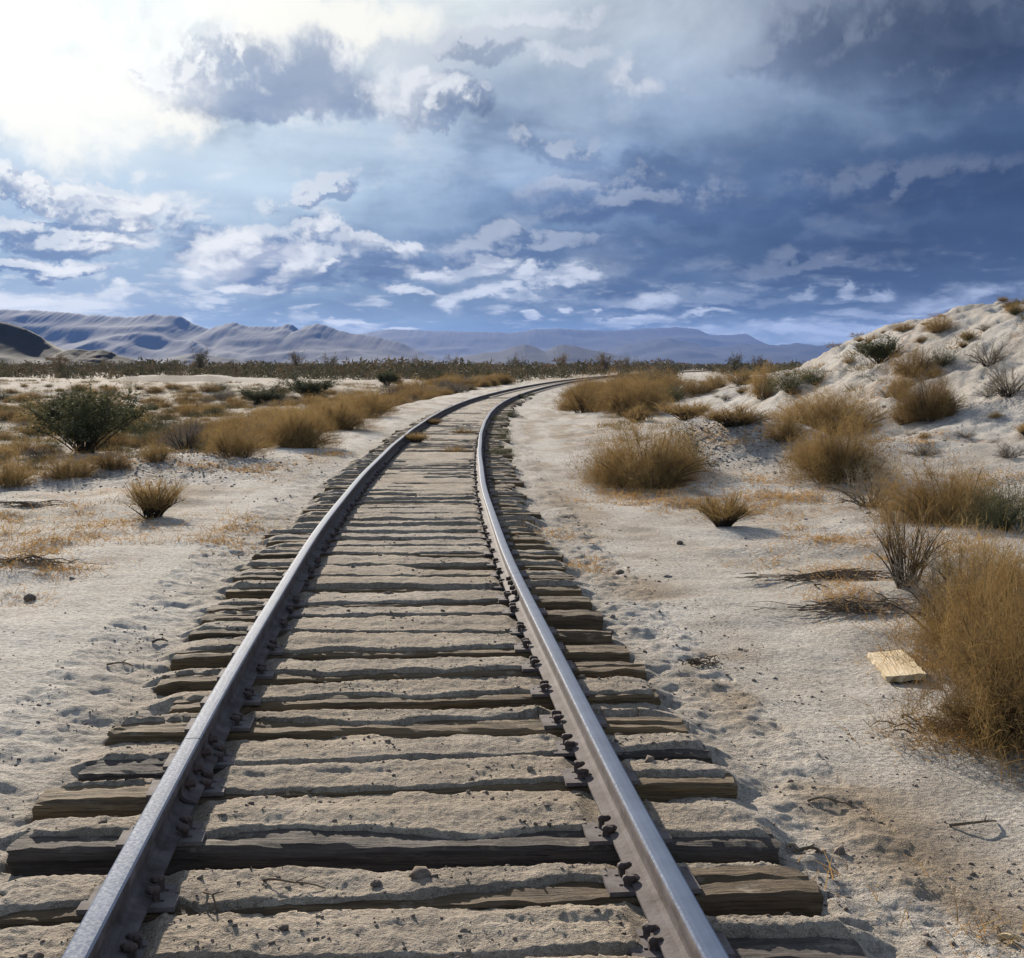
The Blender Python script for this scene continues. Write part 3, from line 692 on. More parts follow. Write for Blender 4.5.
for a in [
    # big bushes at the right edge
    (1030, 745, 196, 150, 'dense', 'largest orange-brown bush, at the right edge just beyond the pale board, dark at its foot', GR),
    (1012, 672, 170, 120, 'dense', 'tangled brown bush right behind the biggest one at the right edge', GR),
    (945, 632, 105, 82, 'grey', 'grey-brown twiggy bush between the dead branches and the biggest bush', GR),
    (905, 588, 62, 92, 'wispy', 'tall thin see-through bush standing just right of the dead branch heaps', GR),
    (962, 650, 84, 66, 'straw', 'low brown bush between the grey-brown twiggy one and the biggest bush', GR),
    (975, 598, 110, 70, 'straw', 'low tan bush to the right of the tall see-through one', GR),
    (945, 523, 125, 62, 'dense', 'rounded orange bush with a dark right flank, at the foot of the sand bank', GR),
    (1005, 530, 70, 52, 'dark', 'dark olive bush at the right edge beside the rounded orange one', GR),
    (872, 507, 70, 46, 'grey', 'dark grey leafless bush in front of the pair of tall orange bushes', GR),
    (838, 482, 96, 60, 'dense', 'tall orange bush at the right of the gravel mound, nearer of two', GR),
    (812, 462, 44, 26, 'straw', 'bush squeezed between the gravel mound and the nearer tall orange bush', GR),
    (828, 436, 108, 46, 'dense', 'long orange bush at the foot of the bank, behind the nearer tall one', GR),
    (786, 440, 42, 30, 'straw', 'left end bush of the orange row at the foot of the bank', GR),
    (735, 426, 70, 22, 'tuft', 'thin pale grass clump on top of the gravel mound', GR),
    (690, 420, 50, 20, 'tuft', 'thin pale grass clump left of the mound top', GR),
    (646, 486, 112, 64, 'dense', 'wide orange bush alone on the sand just right of the track bend', GR),
    (616, 482, 56, 36, 'straw', 'low bush leaning against the left side of the wide lone orange bush', GR),
    (684, 470, 44, 44, 'dark', 'dark bush tucked against the right side of the wide lone orange bush', GR),
    (722, 526, 56, 38, 'tuft', 'golden grass tuft on open sand below the gravel mound', GR),
    (588, 412, 58, 34, 'straw', 'first orange bush of the cluster inside the track bend, its near left end', GR),
    (634, 414, 72, 36, 'dense', 'broad orange bush in the middle front of the cluster inside the bend', GR),
    (636, 422, 34, 18, 'tuft', 'small straw clump in front of the cluster inside the bend', GR),
    (612, 400, 66, 26, 'straw', 'orange bush behind the front left of the cluster inside the bend', GR),
    (668, 400, 56, 26, 'straw', 'orange bush at the right of the cluster inside the bend', GR),
    (672, 402, 26, 18, 'dark', 'dark green bush in front of the right end of the cluster inside the bend', GR),
    (650, 388, 70, 18, 'straw', 'orange bush at the far side of the cluster inside the bend', GR),
    (698, 394, 40, 16, 'straw', 'low bush linking the cluster inside the bend to the sandy road', GR),
    (716, 389, 26, 18, 'straw', 'small round orange bush standing alone at the edge of the sandy road', GR),
    (764, 398, 32, 34, 'straw', 'orange bush at the left of the dark clump where the bank ends', GR),
    (790, 392, 46, 26, 'dark', 'dark green bush in the clump where the bank ends', GR),
    (815, 384, 34, 16, 'dark', 'dark low bush at the right of the clump where the bank ends', GR),
    (745, 384, 44, 14, 'straw', 'far low orange bush left of the dark clump where the bank ends', GR),
    # on the bank
    (929, 420, 62, 46, 'dense', 'orange bush halfway up the bank, casting shade to its right', GH),
    (906, 424, 30, 28, 'straw', 'straw bush against the left foot of the orange one halfway up the bank', GH),
    (888, 397, 28, 10, 'grey', 'small dark dead bush between bank foot and the upper bushes', GH),
    (915, 376, 58, 28, 'straw', 'long straw bush on the bank below the crest', GH),
    (944, 366, 36, 18, 'dark', 'dark bush at the right of the long straw one below the crest', GH),
    (880, 363, 34, 26, 'olive', 'dark green bush on the left shoulder of the bank', GH),
    (905, 331, 28, 9, 'straw', 'low bush on the crest line, left of the rounder one', GH),
    (939, 332, 34, 18, 'straw', 'round bush on the crest line of the bank', GH),
    (990, 366, 38, 26, 'grey', 'pinkish grey bush high on the bank near the right edge', GH),
    (1010, 396, 58, 34, 'grey', 'wide pale grey bush on the bank at the right edge', GH),
    (1016, 315, 12, 9, 'dark', 'tiny dark bush on the crest at the right edge', GH),
    (985, 330, 18, 8, 'grey', 'small grey bush just under the crest at the right', GH),
    (925, 456, 44, 14, 'grey', 'small grey bush on the bank foot above the rounded orange bush', GH),
    (1010, 458, 36, 16, 'grey', 'low grey bush at the right edge on the bank foot', GH),
    # left
    (84, 452, 84, 62, 'olive', 'big dark green creosote bush, the tallest on the left flat', GL),
    (112, 440, 52, 44, 'olive', 'dark green bush growing into the right side of the big creosote', GL),
    (62, 428, 42, 36, 'olive', 'dark green bush behind the left of the big creosote', GL),
    (100, 420, 56, 28, 'straw', 'tan bush directly behind the big creosote', GL),
    (152, 518, 50, 44, 'tuft', 'lone small tan bush on the open gravelly berm left of the track', 'bushes on the left berm'),
    (10, 486, 46, 28, 'straw', 'tan bush at the left edge just behind the berm', GL),
    (70, 478, 56, 26, 'straw', 'brown bush below the big creosote, behind the berm', GL),
    (110, 470, 40, 20, 'straw', 'low straw bush between the berm and the big creosote', GL),
    (157, 464, 34, 20, 'straw', 'straw bush peeking over the crest of the berm', GL),
    (152, 436, 58, 24, 'dark', 'dark low bush to the right of the big creosote', GL),
    (128, 432, 40, 22, 'straw', 'tan bush between the creosote and the dark low bush', GL),
    (205, 450, 46, 22, 'grey', 'grey bush behind the right end of the berm', GL),
    (236, 458, 62, 34, 'straw', 'wide tan bush just beyond the right end of the berm', GL),
    (298, 448, 70, 40, 'dense', 'dense orange bush left of the track, nearest of the trackside row', GL),
    (338, 430, 60, 32, 'dense', 'second orange bush in the trackside row on the left', GL),
    (366, 418, 50, 30, 'straw', 'third orange bush in the trackside row on the left', GL),
    (262, 404, 46, 18, 'olive', 'green bush at the foot of the white sand rise, left one', GL),
    (310, 398, 46, 22, 'olive', 'green bush at the foot of the white sand rise, right one', GL),
    (387, 386, 24, 17, 'olive', 'dark round green bush beyond the white sand rise', GL),
    (398, 384, 12, 9, 'straw', 'small straw bush beside the dark round green one', GL),
    (444, 382, 16, 11, 'olive', 'small green bush left of the bend far off', GL),
    (482, 381, 20, 12, 'olive', 'green bush nearest the far bend of the track', GL),
]: plant_px(*a)
def scatter(n, fn, kinds, wr, hr, label, group, mind=.55):
    pts = []; tries = 0
    while len(pts) < n and tries < n * 60:
        tries += 1; x, y = fn()
        if any((x - a) ** 2 + (y - b) ** 2 < mind ** 2 for a, b in pts): continue
        pts.append((x, y)); k = kinds[int(rng.integers(len(kinds)))]; w = rng.uniform(*wr)
        plant(k, x, y, w, w * rng.uniform(*hr), label[NAME[k]], group)
def f_flat():
    while True:
        y = rng.uniform(21, 84); x = rng.uniform(-.42 * y, -3)
        if (basin(x, y) > .55 or (y > 60 and x < -9 and rng.random() < .5)) and (y < 24 or gnoise(np.array([x * .22]), np.array([y * .1]), 97)[0] > -.3) and not (26 < y < 33 and -10.5 < x < -7): return x, y
scatter(290, f_flat, ['straw', 'straw', 'straw', 'dark', 'grey'], (.4, 1.45), (.3, .44),
        {'dry_bush': 'low tawny bush among the many on the left flat behind the berm', 'saltbush': 'low dark olive bush among the tawny ones on the left flat', 'dead_bush': 'low grey bush among the tawny ones on the left flat'}, 'scattered bushes of the left flat')
def f_side():
    y = rng.uniform(30, 104); return float(track_x(y)) - rng.uniform(3.4, 6.6 + .02 * y), y
scatter(80, f_side, ['straw', 'straw', 'straw', 'dense', 'grey'], (.9, 2.0), (.36, .5),
        {'dry_bush': 'tawny bush in the band along the left side of the far track', 'dead_bush': 'grey bush in the tawny band along the left side of the far track'}, 'bushes along the left side of the far track')
def f_bend():
    y = rng.uniform(44, 90); return float(track_x(y)) + rng.uniform(3.0, 3.6 + .06 * y), y
scatter(54, f_bend, ['straw', 'straw', 'dense', 'dark'], (.8, 1.6), (.32, .44),
        {'dry_bush': 'orange bush in the thicket inside the far bend', 'saltbush': 'dark bush in the orange thicket inside the far bend'}, 'bushes inside the far bend')
def f_beyond():
    y = rng.uniform(75, 170); return .128 * y + rng.uniform(7, 9 + .1 * y), y
scatter(40, f_beyond, ['straw', 'dark', 'grey'], (1.0, 2.4), (.35, .5),
        {'dry_bush': 'tawny bush on the flat beyond the sandy road', 'saltbush': 'dark bush on the flat beyond the sandy road', 'dead_bush': 'grey bush on the flat beyond the sandy road'}, 'bushes beyond the sandy road')

def f_bank():
    while True:
        y = rng.uniform(18, 52); x = rng.uniform(5.6, 14)
        if hill(x, y) > .25 and x < .42 * y: return x, y
scatter(60, f_bank, ['tuft', 'grey', 'straw'], (.2, .55), (.4, .6), {'grass_tuft': 'tiny straw tuft on the pale sand bank', 'dead_bush': 'tiny grey tuft on the pale sand bank', 'dry_bush': 'tiny tawny tuft on the pale sand bank'}, 'tufts on the pale sand bank')
# weeds between and beside the rails, far enough to show only as tufts
for (lat, y) in [(.35, 29), (-.5, 25.5), (1.15, 30.5), (1.2, 27), (-.55, 33), (1.0, 36), (.3, 23), (1.35, 40), (1.1, 22.6), (.9, 60), (1., 66)]:
    x, yy, _ = track_pt(y, lat); plant('dark' if lat > .8 else 'tuft', x, yy, rng.uniform(.35, .6), rng.uniform(.16, .28), 'small olive weed growing against a rail where the track bends' if lat > .8 else 'small straw weed between the rails where the track bends', 'weeds in the track')

# orange dry grass lying low on the sand: one mass
def dry_grass():
    S = []; r2 = np.random.default_rng(77)
    patches = [(40, 552, 60, 26), (70, 510, 40, 10), (120, 525, 44, 12), (60, 535, 70, 14), (10, 520, 20, 10), (215, 540, 50, 12), (240, 525, 40, 8), (640, 498, 60, 10), (700, 505, 70, 12), (760, 512, 40, 10), (800, 500, 50, 10), (830, 540, 36, 8),
               (800, 532, 30, 6), (560, 535, 22, 8), (590, 562, 12, 8), (780, 495, 40, 12), (60, 582, 24, 6), (90, 466, 90, 10), (30, 470, 50, 12), (200, 466, 50, 6), (260, 470, 40, 8), (330, 455, 24, 6), (870, 470, 20, 8), (960, 545, 60, 10), (880, 560, 26, 6), (770, 560, 20, 5), (620, 495, 40, 7), (20, 600, 14, 4), (905, 640, 30, 12), (930, 720, 30, 10), (840, 860, 14, 10), (1010, 940, 8, 6), (646, 490, 70, 8), (945, 528, 70, 8), (840, 488, 60, 8), (930, 660, 40, 24), (905, 610, 40, 16), (960, 740, 40, 10), (850, 600, 60, 14), (830, 575, 60, 10), (740, 440, 50, 8), (900, 440, 60, 10), (980, 480, 50, 10), (760, 480, 40, 8)]
    for (px, py, rx, ry) in patches:
        for _ in range(int(10 + rx * ry / 16)):
            a = r2.normal(0, .5, 2); x, y, t = hit(px + a[0] * rx, max(py + a[1] * ry, 380))
            lump = fbm(np.array([x * 2.5]), np.array([y * 2.5]), 2, 81)[0]
            if lump < -.08: continue
            n = int(r2.integers(14, 34)); s = .05 + .05 * r2.random()
            for _ in range(n): S.append((x + r2.normal(0, s * 1.6), y + r2.normal(0, s * 1.6)))
    S = np.array(S); z = gz(S[:, 0], S[:, 1]) - .004; n = len(S)
    D = r2.normal(0, .8, (n, 3)); D[:, 2] = np.abs(D[:, 2]) * .7 + .25
    V, F, ix = ribbons(np.c_[S, z], D, r2.uniform(.03, .12, n), r2.uniform(.002, .0045, n) * np.clip(np.hypot(S[:, 0], S[:, 1]) / 8, 1, 3), 2, r2, wander=.6, droop=.25)
    me = mesh_from('dry_grass', V, F, M_goldgrass); attr(me, 'tint', np.clip(r2.normal(.5, .25, n), 0, 1)[ix])
    o = link('dry_grass', me); tag(o, 'patches of orange dry grass lying low on the sand', 'dry grass', kind='stuff')
dry_grass()

def low_scrub():
    r2 = np.random.default_rng(55); P = []
    while len(P) < 1500:
        y = r2.uniform(20, 92); x = r2.uniform(-.44 * y, -2.6)
        if lateral(x, y) > -2.9 - .02 * y: continue
        if y < 62 and basin(x, y) < .4: continue
        if gnoise(np.array([x * .5]), np.array([y * .25]), 56)[0] < -.15: continue
        P.append((x, y))
    while len(P) < 1950:
        y = r2.uniform(26, 120); x = r2.uniform(2.2, .42 * y)
        if lateral(x, y) < 3 or gnoise(np.array([x * .4]), np.array([y * .2]), 57)[0] < .12: continue
        P.append((x, y))
    P = np.array(P); n = len(P); m = 60; h = r2.uniform(.10, .30, n); w = r2.uniform(.15, .5, n)
    a = r2.uniform(0, 6.28, n * m); rr = np.sqrt(r2.random(n * m)); H = np.repeat(h, m); W = np.repeat(w, m)
    S = np.c_[np.repeat(P[:, 0], m) + np.cos(a) * rr * W, np.repeat(P[:, 1], m) + np.sin(a) * rr * W, np.repeat(gz(P[:, 0], P[:, 1]), m) + r2.random(n * m) * H * .4 * (1 - rr * .6)]
    D = np.c_[np.cos(a) * .5, np.sin(a) * .5, np.full(n * m, .6)] + r2.normal(0, .5, (n * m, 3))
    V, F, ix = ribbons(S, D, H * r2.uniform(.4, .9, n * m), r2.uniform(.008, .016, n * m), 1, r2)
    me = mesh_from('low_scrub', V, F, M_low); attr(me, 'tint', np.clip(np.repeat(r2.uniform(0, 1, n), m) + r2.normal(0, .12, n * m), 0, 1)[ix])
    o = link('low_scrub', me); tag(o, 'ankle-high mixed olive and straw scrub covering the flats', 'low scrub', kind='stuff')
M_low = twig_material('low_scrub_twigs', [(.06, .055, .03), (.12, .095, .045), (.23, .15, .06), (.33, .22, .10)], .25)
low_scrub()

# pebbles and dirt clods: one mass
def stones():
    r2 = np.random.default_rng(91)
    t = (1 + 5 ** .5) / 2
    ico = np.array([(-1, t, 0), (1, t, 0), (-1, -t, 0), (1, -t, 0), (0, -1, t), (0, 1, t), (0, -1, -t), (0, 1, -t), (t, 0, -1), (t, 0, 1), (-t, 0, -1), (-t, 0, 1)]) / math.hypot(1, t)
    fc = np.array([(0, 11, 5), (0, 5, 1), (0, 1, 7), (0, 7, 10), (0, 10, 11), (1, 5, 9), (5, 11, 4), (11, 10, 2), (10, 7, 6), (7, 1, 8), (3, 9, 4), (3, 4, 2), (3, 2, 6), (3, 6, 8), (3, 8, 9), (4, 9, 5), (2, 4, 11), (6, 2, 10), (8, 6, 7), (9, 8, 1)])
    def build(name, X, Y, s, material, label, cat):
        n = len(X); Z = gz(X, Y)
        sc = s[:, None, None] * r2.uniform(.6, 1.3, (n, 1, 3)) * [1, 1, .7]
        P = ico[None] * (1 + r2.normal(0, .27, (n, 12, 1))) * sc
        a = r2.uniform(0, 6.28, n); c, d = np.cos(a)[:, None], np.sin(a)[:, None]
        P = np.stack([P[..., 0] * c - P[..., 1] * d + X[:, None], P[..., 0] * d + P[..., 1] * c + Y[:, None], P[..., 2] + Z[:, None] + s[:, None] * .15], -1)
        F = (fc[None] + np.arange(n)[:, None, None] * 12).reshape(-1, 3)
        o = link(name, mesh_from(name, P.reshape(-1, 3), F, material)); tag(o, label, cat, kind='stuff')
    n = 9000; Y = 2.6 * np.exp(r2.uniform(0, 1, n) * math.log(30 / 2.6)); X = r2.uniform(-.45, .45, n) * Y
    k = fbm(X * .9, Y * .9, 3, 92) + r2.normal(0, .2, n) > .16
    k &= (np.abs(lateral(X, Y)) > 1.25)
    X, Y = X[k], Y[k]; s = np.minimum(r2.lognormal(-5.6, .6, len(X)), .026) * np.clip(Y / 9, .8, 2)
    g = 2600; gx = np.r_[r2.normal(3.9, 1.1, g), r2.normal(-5.4, 1.3, g // 2)]; gy = np.r_[r2.normal(20.4, 1.5, g), r2.normal(18.6, 1.3, g // 2)]
    build('pebbles', np.r_[X, gx], np.r_[Y, gy], np.r_[s, r2.uniform(.006, .022, g + g // 2)], M_stone, 'small grey stones strewn over the sand and the gravel mound', 'pebbles')
    n = 26000; Y = 2.7 * np.exp(r2.uniform(0, 1, n) * math.log(16 / 2.7)); X = track_x(Y) + r2.uniform(-1.75, 2.1, n)
    k = fbm(X * 2.6, Y * 2.6, 3, 93) + r2.normal(0, .18, n) > .17
    X, Y = X[k], Y[k]; la = np.abs(np.abs(lateral(X, Y)) - .7525) > .1; X, Y = X[la], Y[la]
    build('dirt_clods', X, Y, np.minimum(r2.lognormal(-5.7, .6, len(X)), .026), M_clod, 'dark dirt clods crumbled over the sand between and beside the ties', 'dirt clods')
stones()

# single darker stones one can point to
def rock_mesh(seed):
    import bmesh
    bm = bmesh.new(); bmesh.ops.create_icosphere(bm, subdivisions=3, radius=1)
    for v in bm.verts:
        c = v.co; q = float(fbm(np.array([c.x * 1.6 + seed]), np.array([c.y * 1.6 + c.z * 2.1]), 3, seed)[0]); v.co *= 1 + .45 * q
    me = bpy.data.meshes.new('dark_stone'); bm.to_mesh(me); bm.free(); me.materials.append(M_clod); return me
RK = [rock_mesh(k) for k in (3, 4)]
for (px, py, wpx, lab) in [(680, 544, 8, 'dark round stone alone on the open sand right of the rail joint'), (620, 571, 10, 'flat dark stone just beyond the tie ends on the right'),
                           (552, 925, 10, 'dark lump in front of the nearest jutting tie end'), (30, 600, 14, 'dark clod at the left edge on the gravelly slope'), (377, 902, 12, 'dark clod standing between the rails by the nearest flush tie')]:
    if px == 552: px, py = 788, 925
    x, y, t = hit(px, py); s = wpx * t / FPX / 2
    o = link('dark_stone', RK[int(rng.integers(2))], None, (x, y, gz1(x, y) + s * .3)); o.scale = (s, s * .8, s * .6); o.rotation_euler = (0, 0, rng.uniform(0, 6)); tag(o, lab, 'stone')

# the pale board on the sand
def board():
    P = [hit(px, py - 2)[:2] for px, py in ((872, 661), (905, 659), (917, 685), (889, 688))]
    zz = [gz1(*p) for p in P]; c = np.mean(P, 0); base = float(np.mean(zz))
    a = np.array(P[3]) - np.array(P[0]); L = float(np.hypot(*a)) ; b = np.array(P[1]) - np.array(P[0]); W = abs(float(np.cross(a / L, b)))
    V = []; F = []; nx, ny = 14, 7
    r2 = np.random.default_rng(4)
    for z in (0, 1):
        for i in range(nx):
            for j in range(ny):
                x = (i / (nx - 1) - .5) * L; y = (j / (ny - 1) - .5) * W
                e = r2.normal(0, .004); x += e * (i in (0, nx - 1)) * 2; y += e * (j in (0, ny - 1)); y += .02 * (i / nx - .5)
                V.append((x, y, z * .032 + .006 * math.sin(y / W * 3) + r2.normal(0, .0006)))
    I = lambda i, j, z: z * nx * ny + i * ny + j
    for i in range(nx - 1):
        for j in range(ny - 1):
            F.append((I(i, j, 1), I(i + 1, j, 1), I(i + 1, j + 1, 1), I(i, j + 1, 1))); F.append((I(i, j, 0), I(i, j + 1, 0), I(i + 1, j + 1, 0), I(i + 1, j, 0)))
    for i in range(nx - 1): F += [(I(i, 0, 0), I(i + 1, 0, 0), I(i + 1, 0, 1), I(i, 0, 1)), (I(i + 1, ny - 1, 0), I(i, ny - 1, 0), I(i, ny - 1, 1), I(i + 1, ny - 1, 1))]
    for j in range(ny - 1): F += [(I(0, j + 1, 0), I(0, j, 0), I(0, j, 1), I(0, j + 1, 1)), (I(nx - 1, j, 0), I(nx - 1, j + 1, 0), I(nx - 1, j + 1, 1), I(nx - 1, j, 1))]
    o = link('wooden_board', mesh_from('wooden_board', V, F, M_plank), None, (c[0], c[1], base + .012)); o.rotation_euler = (R(3.5), R(-2), math.atan2(a[1], a[0]))
    tag(o, 'short pale yellow board lying flat on the sand in front of the biggest bush', 'board')
board()

# dead branch heaps and loose sticks
def branch_heap(px, py, wpx, n, lab, seed):
    r2 = np.random.default_rng(seed); x0, y0, t = hit(px, py); w = wpx * t / FPX; z0 = gz1(x0, y0)
    paths = []; rads = []
    for _ in range(n):
        sx = r2.normal(0, w * .24); sy = r2.normal(0, w * .09); a = r2.normal(0, .5) + (math.pi if r2.random() < .5 else 0); L = r2.uniform(.12, .45) * w; P = []
        zz = r2.uniform(-.012, .035)
        for k in range(6):
            q = k / 5; P.append((sx + math.cos(a) * L * q + r2.normal(0, .012), sy + math.sin(a) * L * q * .7 + r2.normal(0, .012), max(.004, gz1(x0 + sx + math.cos(a) * L * q, y0 + sy + math.sin(a) * L * q * .7) - z0 + zz * (1 + q * r2.normal(0, .5)) + .02 * math.sin(q * 3))))
        b = r2.uniform(.002, .0065); paths.append(P); rads.append([b * (1 - .7 * k / 5) for k in range(6)])
    V, F = tubes(paths, rads, 5)
    o = link('branch_heap', mesh_from('branch_heap', V, F, M_dead), None, (x0, y0, z0)); tag(o, lab, 'branch heap', 'heaps of dead branches'); return o
branch_heap(832, 578, 130, 95, 'upper heap of dark dead branches on the sand left of the tall see-through bush', 5)
branch_heap(858, 610, 130, 85, 'lower heap of dark dead branches in front of the grey-brown twiggy bush', 6)
branch_heap(945, 728, 80, 46, 'pale tangle of broken twigs at the near foot of the biggest bush', 7)
branch_heap(700, 655 + 6, 40, 30, 'thin dark roots poking from the dirt beyond the right tie ends', 8)
branch_heap(30, 506, 80, 60, 'dark streak of dead brush on the left berm at the left edge', 9)
branch_heap(38, 564, 80, 60, 'dark dead brush under the orange grass at the left edge', 10)
def stick(px, py, lpx, ang, rad, lab, material, curl=0.):
    x0, y0, t = hit(px, py); L = lpx * t / FPX; P = []
    for k in range(8):
        q = k / 7 - .5; a = ang + curl * q; xx = x0 + math.cos(a) * L * q; yy = y0 + math.sin(a) * L * q
        P.append((xx - x0, yy - y0, gz1(xx, yy) + rad * .8 + .012 * (1 - 4 * q * q) * (1 + curl)))
    V, F = tubes([P, [P[4], tuple(np.array(P[4]) + np.array([.2 * L * math.cos(ang + .7), .2 * L * math.sin(ang + .7), .01]))]], [[rad * (1 - .06 * k) for k in range(8)], [rad * .6, rad * .3]], 5)
    o = link('dry_stick', mesh_from('dry_stick', V, F, material), None, (x0, y0, 0)); tag(o, lab, 'stick', 'loose sticks on the sand')
stick(806, 838, 34, -.5, .008, 'short dark stick on the sand right of the nearest tie ends', M_dead)
stick(830, 798, 44, -.1, .005, 'thin dark stick on open sand, farther right of the tie ends', M_dead)
stick(816, 590, 22, -1.0, .007, 'curled white twig between the two heaps of dead branches', M_grey, 1.6)
stick(905, 722, 24, -1.1, .006, 'pale curved twig below the yellow board', M_grey, 1.2)
stick(1010, 940, 22, -.9, .012, 'pale broken stick at the bottom right corner', M_plank)
stick(980, 830, 60, .3, .006, 'dark bent stick on the sand at the right, below the biggest bush', M_dead, .8)
stick(120, 665, 26, .3, .006, 'dark stick on the sand left of the track', M_dead, .5)
stick(160, 640, 16, .5, .008, 'short white splinter on the sand just left of the tie ends', M_grey)
stick(290, 905, 70, -.2, .004, 'thin curved root at the inner foot of the left rail near the bottom', M_dead, .7)
stick(210, 920, 60, -.7, .004, 'thin twisted root beside the left rail at the bottom of the photo', M_dead, 1.1)

# far scrub flat: one mass, plus the taller shrubs that stand out
def scrub():
    r2 = np.random.default_rng(123); n = 6500
    y = 104 * np.exp(r2.uniform(0, 1, n) ** .9 * math.log(1100 / 104)); x = r2.uniform(-.46, .46, n) * y
    lat = lateral(x, y); road = np.abs(x - (.128 * y + 3.)) < 3.4
    k = (np.abs(lat) > 3.5) & ~(road & (y < 330)) & ~((y < 122) & (lat < -16) & (r2.random(n) < .9)); x, y = x[k], y[k]; n = len(x)
    hgt = r2.uniform(.8, 2.3, n) * np.where(r2.random(n) < .12, 1.35, 1) * np.clip(.6 + (y - 104) / 200, .6, 1.15); hgt = hgt * np.clip(.85 + .9 * fbm(x * .035, y * .02, 3, 124), .35, 1.5); wid = hgt * r2.uniform(.9, 1.7, n)
    m = 54
    S = np.c_[np.repeat(x, m), np.repeat(y, m), np.zeros(n * m)]; H = np.repeat(hgt, m); Wd = np.repeat(wid, m)
    a = r2.uniform(0, 6.28, n * m); rr = np.sqrt(r2.random(n * m)); hh = r2.random(n * m)
    S[:, 0] += np.cos(a) * rr * Wd * .5 * (1 - .4 * hh); S[:, 1] += np.sin(a) * rr * Wd * .5 * (1 - .4 * hh)
    S[:, 2] = np.repeat(gz(x, y), m) + hh * H * .75
    D = np.c_[np.cos(a) * .4, np.sin(a) * .4, np.full(n * m, .45)] + r2.normal(0, .65, (n * m, 3))
    V, F, ix = ribbons(S, D, H * r2.uniform(.10, .26, n * m), H * r2.uniform(.06, .14, n * m), 1, r2, taper=.3)
    me = mesh_from('desert_scrub', V, F, M_scrub); tb = np.repeat(np.clip(r2.normal(.5, .3, n), 0, 1), m)
    attr(me, 'tint', np.clip(tb + r2.normal(0, .1, n * m), 0, 1)[ix])
    o = link('desert_scrub', me); tag(o, 'dark band of desert scrub across the plain below the mountains', 'desert scrub', kind='stuff')
scrub()
def tall_shrub_mesh(seed):
    r2 = np.random.default_rng(seed); paths = []; rads = []; S = []; D = []
    for _ in range(9):
        a = r2.uniform(0, 6.28); L = r2.uniform(.6, 1.); sp = r2.uniform(.1, .6); P = []
        for k in range(6):
            q = k / 5; P.append((math.cos(a) * sp * q ** 1.3 + r2.normal(0, .015), math.sin(a) * sp * q ** 1.3 + r2.normal(0, .015), L * q))
        paths.append(P); rads.append([.010 * (1 - .8 * k / 5) for k in range(6)])
        for _ in range(75):
            q = r2.uniform(.3, 1); b = np.array(P[0]) * 0; i = min(4, int(q * 5)); f = q * 5 - i
            p = np.array(P[i]) * (1 - f) + np.array(P[i + 1]) * f; S.append(p + r2.normal(0, .085, 3)); D.append([math.cos(a) * .4, math.sin(a) * .4, .5] + r2.normal(0, .7, 3))
    V, F = tubes(paths, rads, 4); mt = mesh_from('trunk', V, F, M_bark)
    n = len(S); V, F, ix = ribbons(np.array(S), np.array(D), r2.uniform(.08, .2, n), r2.uniform(.012, .03, n), 2, r2)
    mc = mesh_from('crown', V, F, M_scrub); attr(mc, 'tint', np.clip(r2.normal(.72, .2, n), 0, 1)[ix]); return mt, mc
TS = [tall_shrub_mesh(k) for k in (1, 2, 3)]
for (px, top, d, lab) in [(62, 352, 210, 'tall reddish shrub before the low dark hill'), (200, 348, 200, 'tall reddish shrub above the scrub band, below the small far hill'), (298, 350, 230, 'twiggy tall shrub left of center in the scrub band'), (330, 352, 240, 'twiggy tall shrub at the right of the one left of center'),
                          (452, 353, 260, 'tall shrub above the scrub near the far bend'), (517, 353, 240, 'tall shrub above the scrub behind the far bend'), (561, 352, 250, 'thin tall shrub behind the far bend, left of the bushiest one'), (605, 351, 200, 'bushiest tall reddish shrub above the scrub behind the track'), (628, 354, 230, 'tall shrub to the right of the bushiest reddish one'), (733, 352, 190, 'tall dark shrub beyond the sandy road'), (757, 354, 190, 'tall dark shrub nearest the end of the sand bank'), (415, 354, 260, 'tall shrub in the scrub below the mountain gap')]:
    x = (px - 512) / FPX * d; z = gz1(x, d); h = CAMZ + (HORY - top - 2) / FPX * d - z
    mt, mc = TS[int(rng.integers(3))]; o = link('tall_shrub', None, None, (x, d, z)); o.scale = (h * .8, h * .8, h); o.rotation_euler = (0, 0, rng.uniform(0, 6)); link('trunk', mt, o); link('crown', mc, o)
    tag(o, lab, 'shrub', 'taller shrubs standing out of the far scrub')

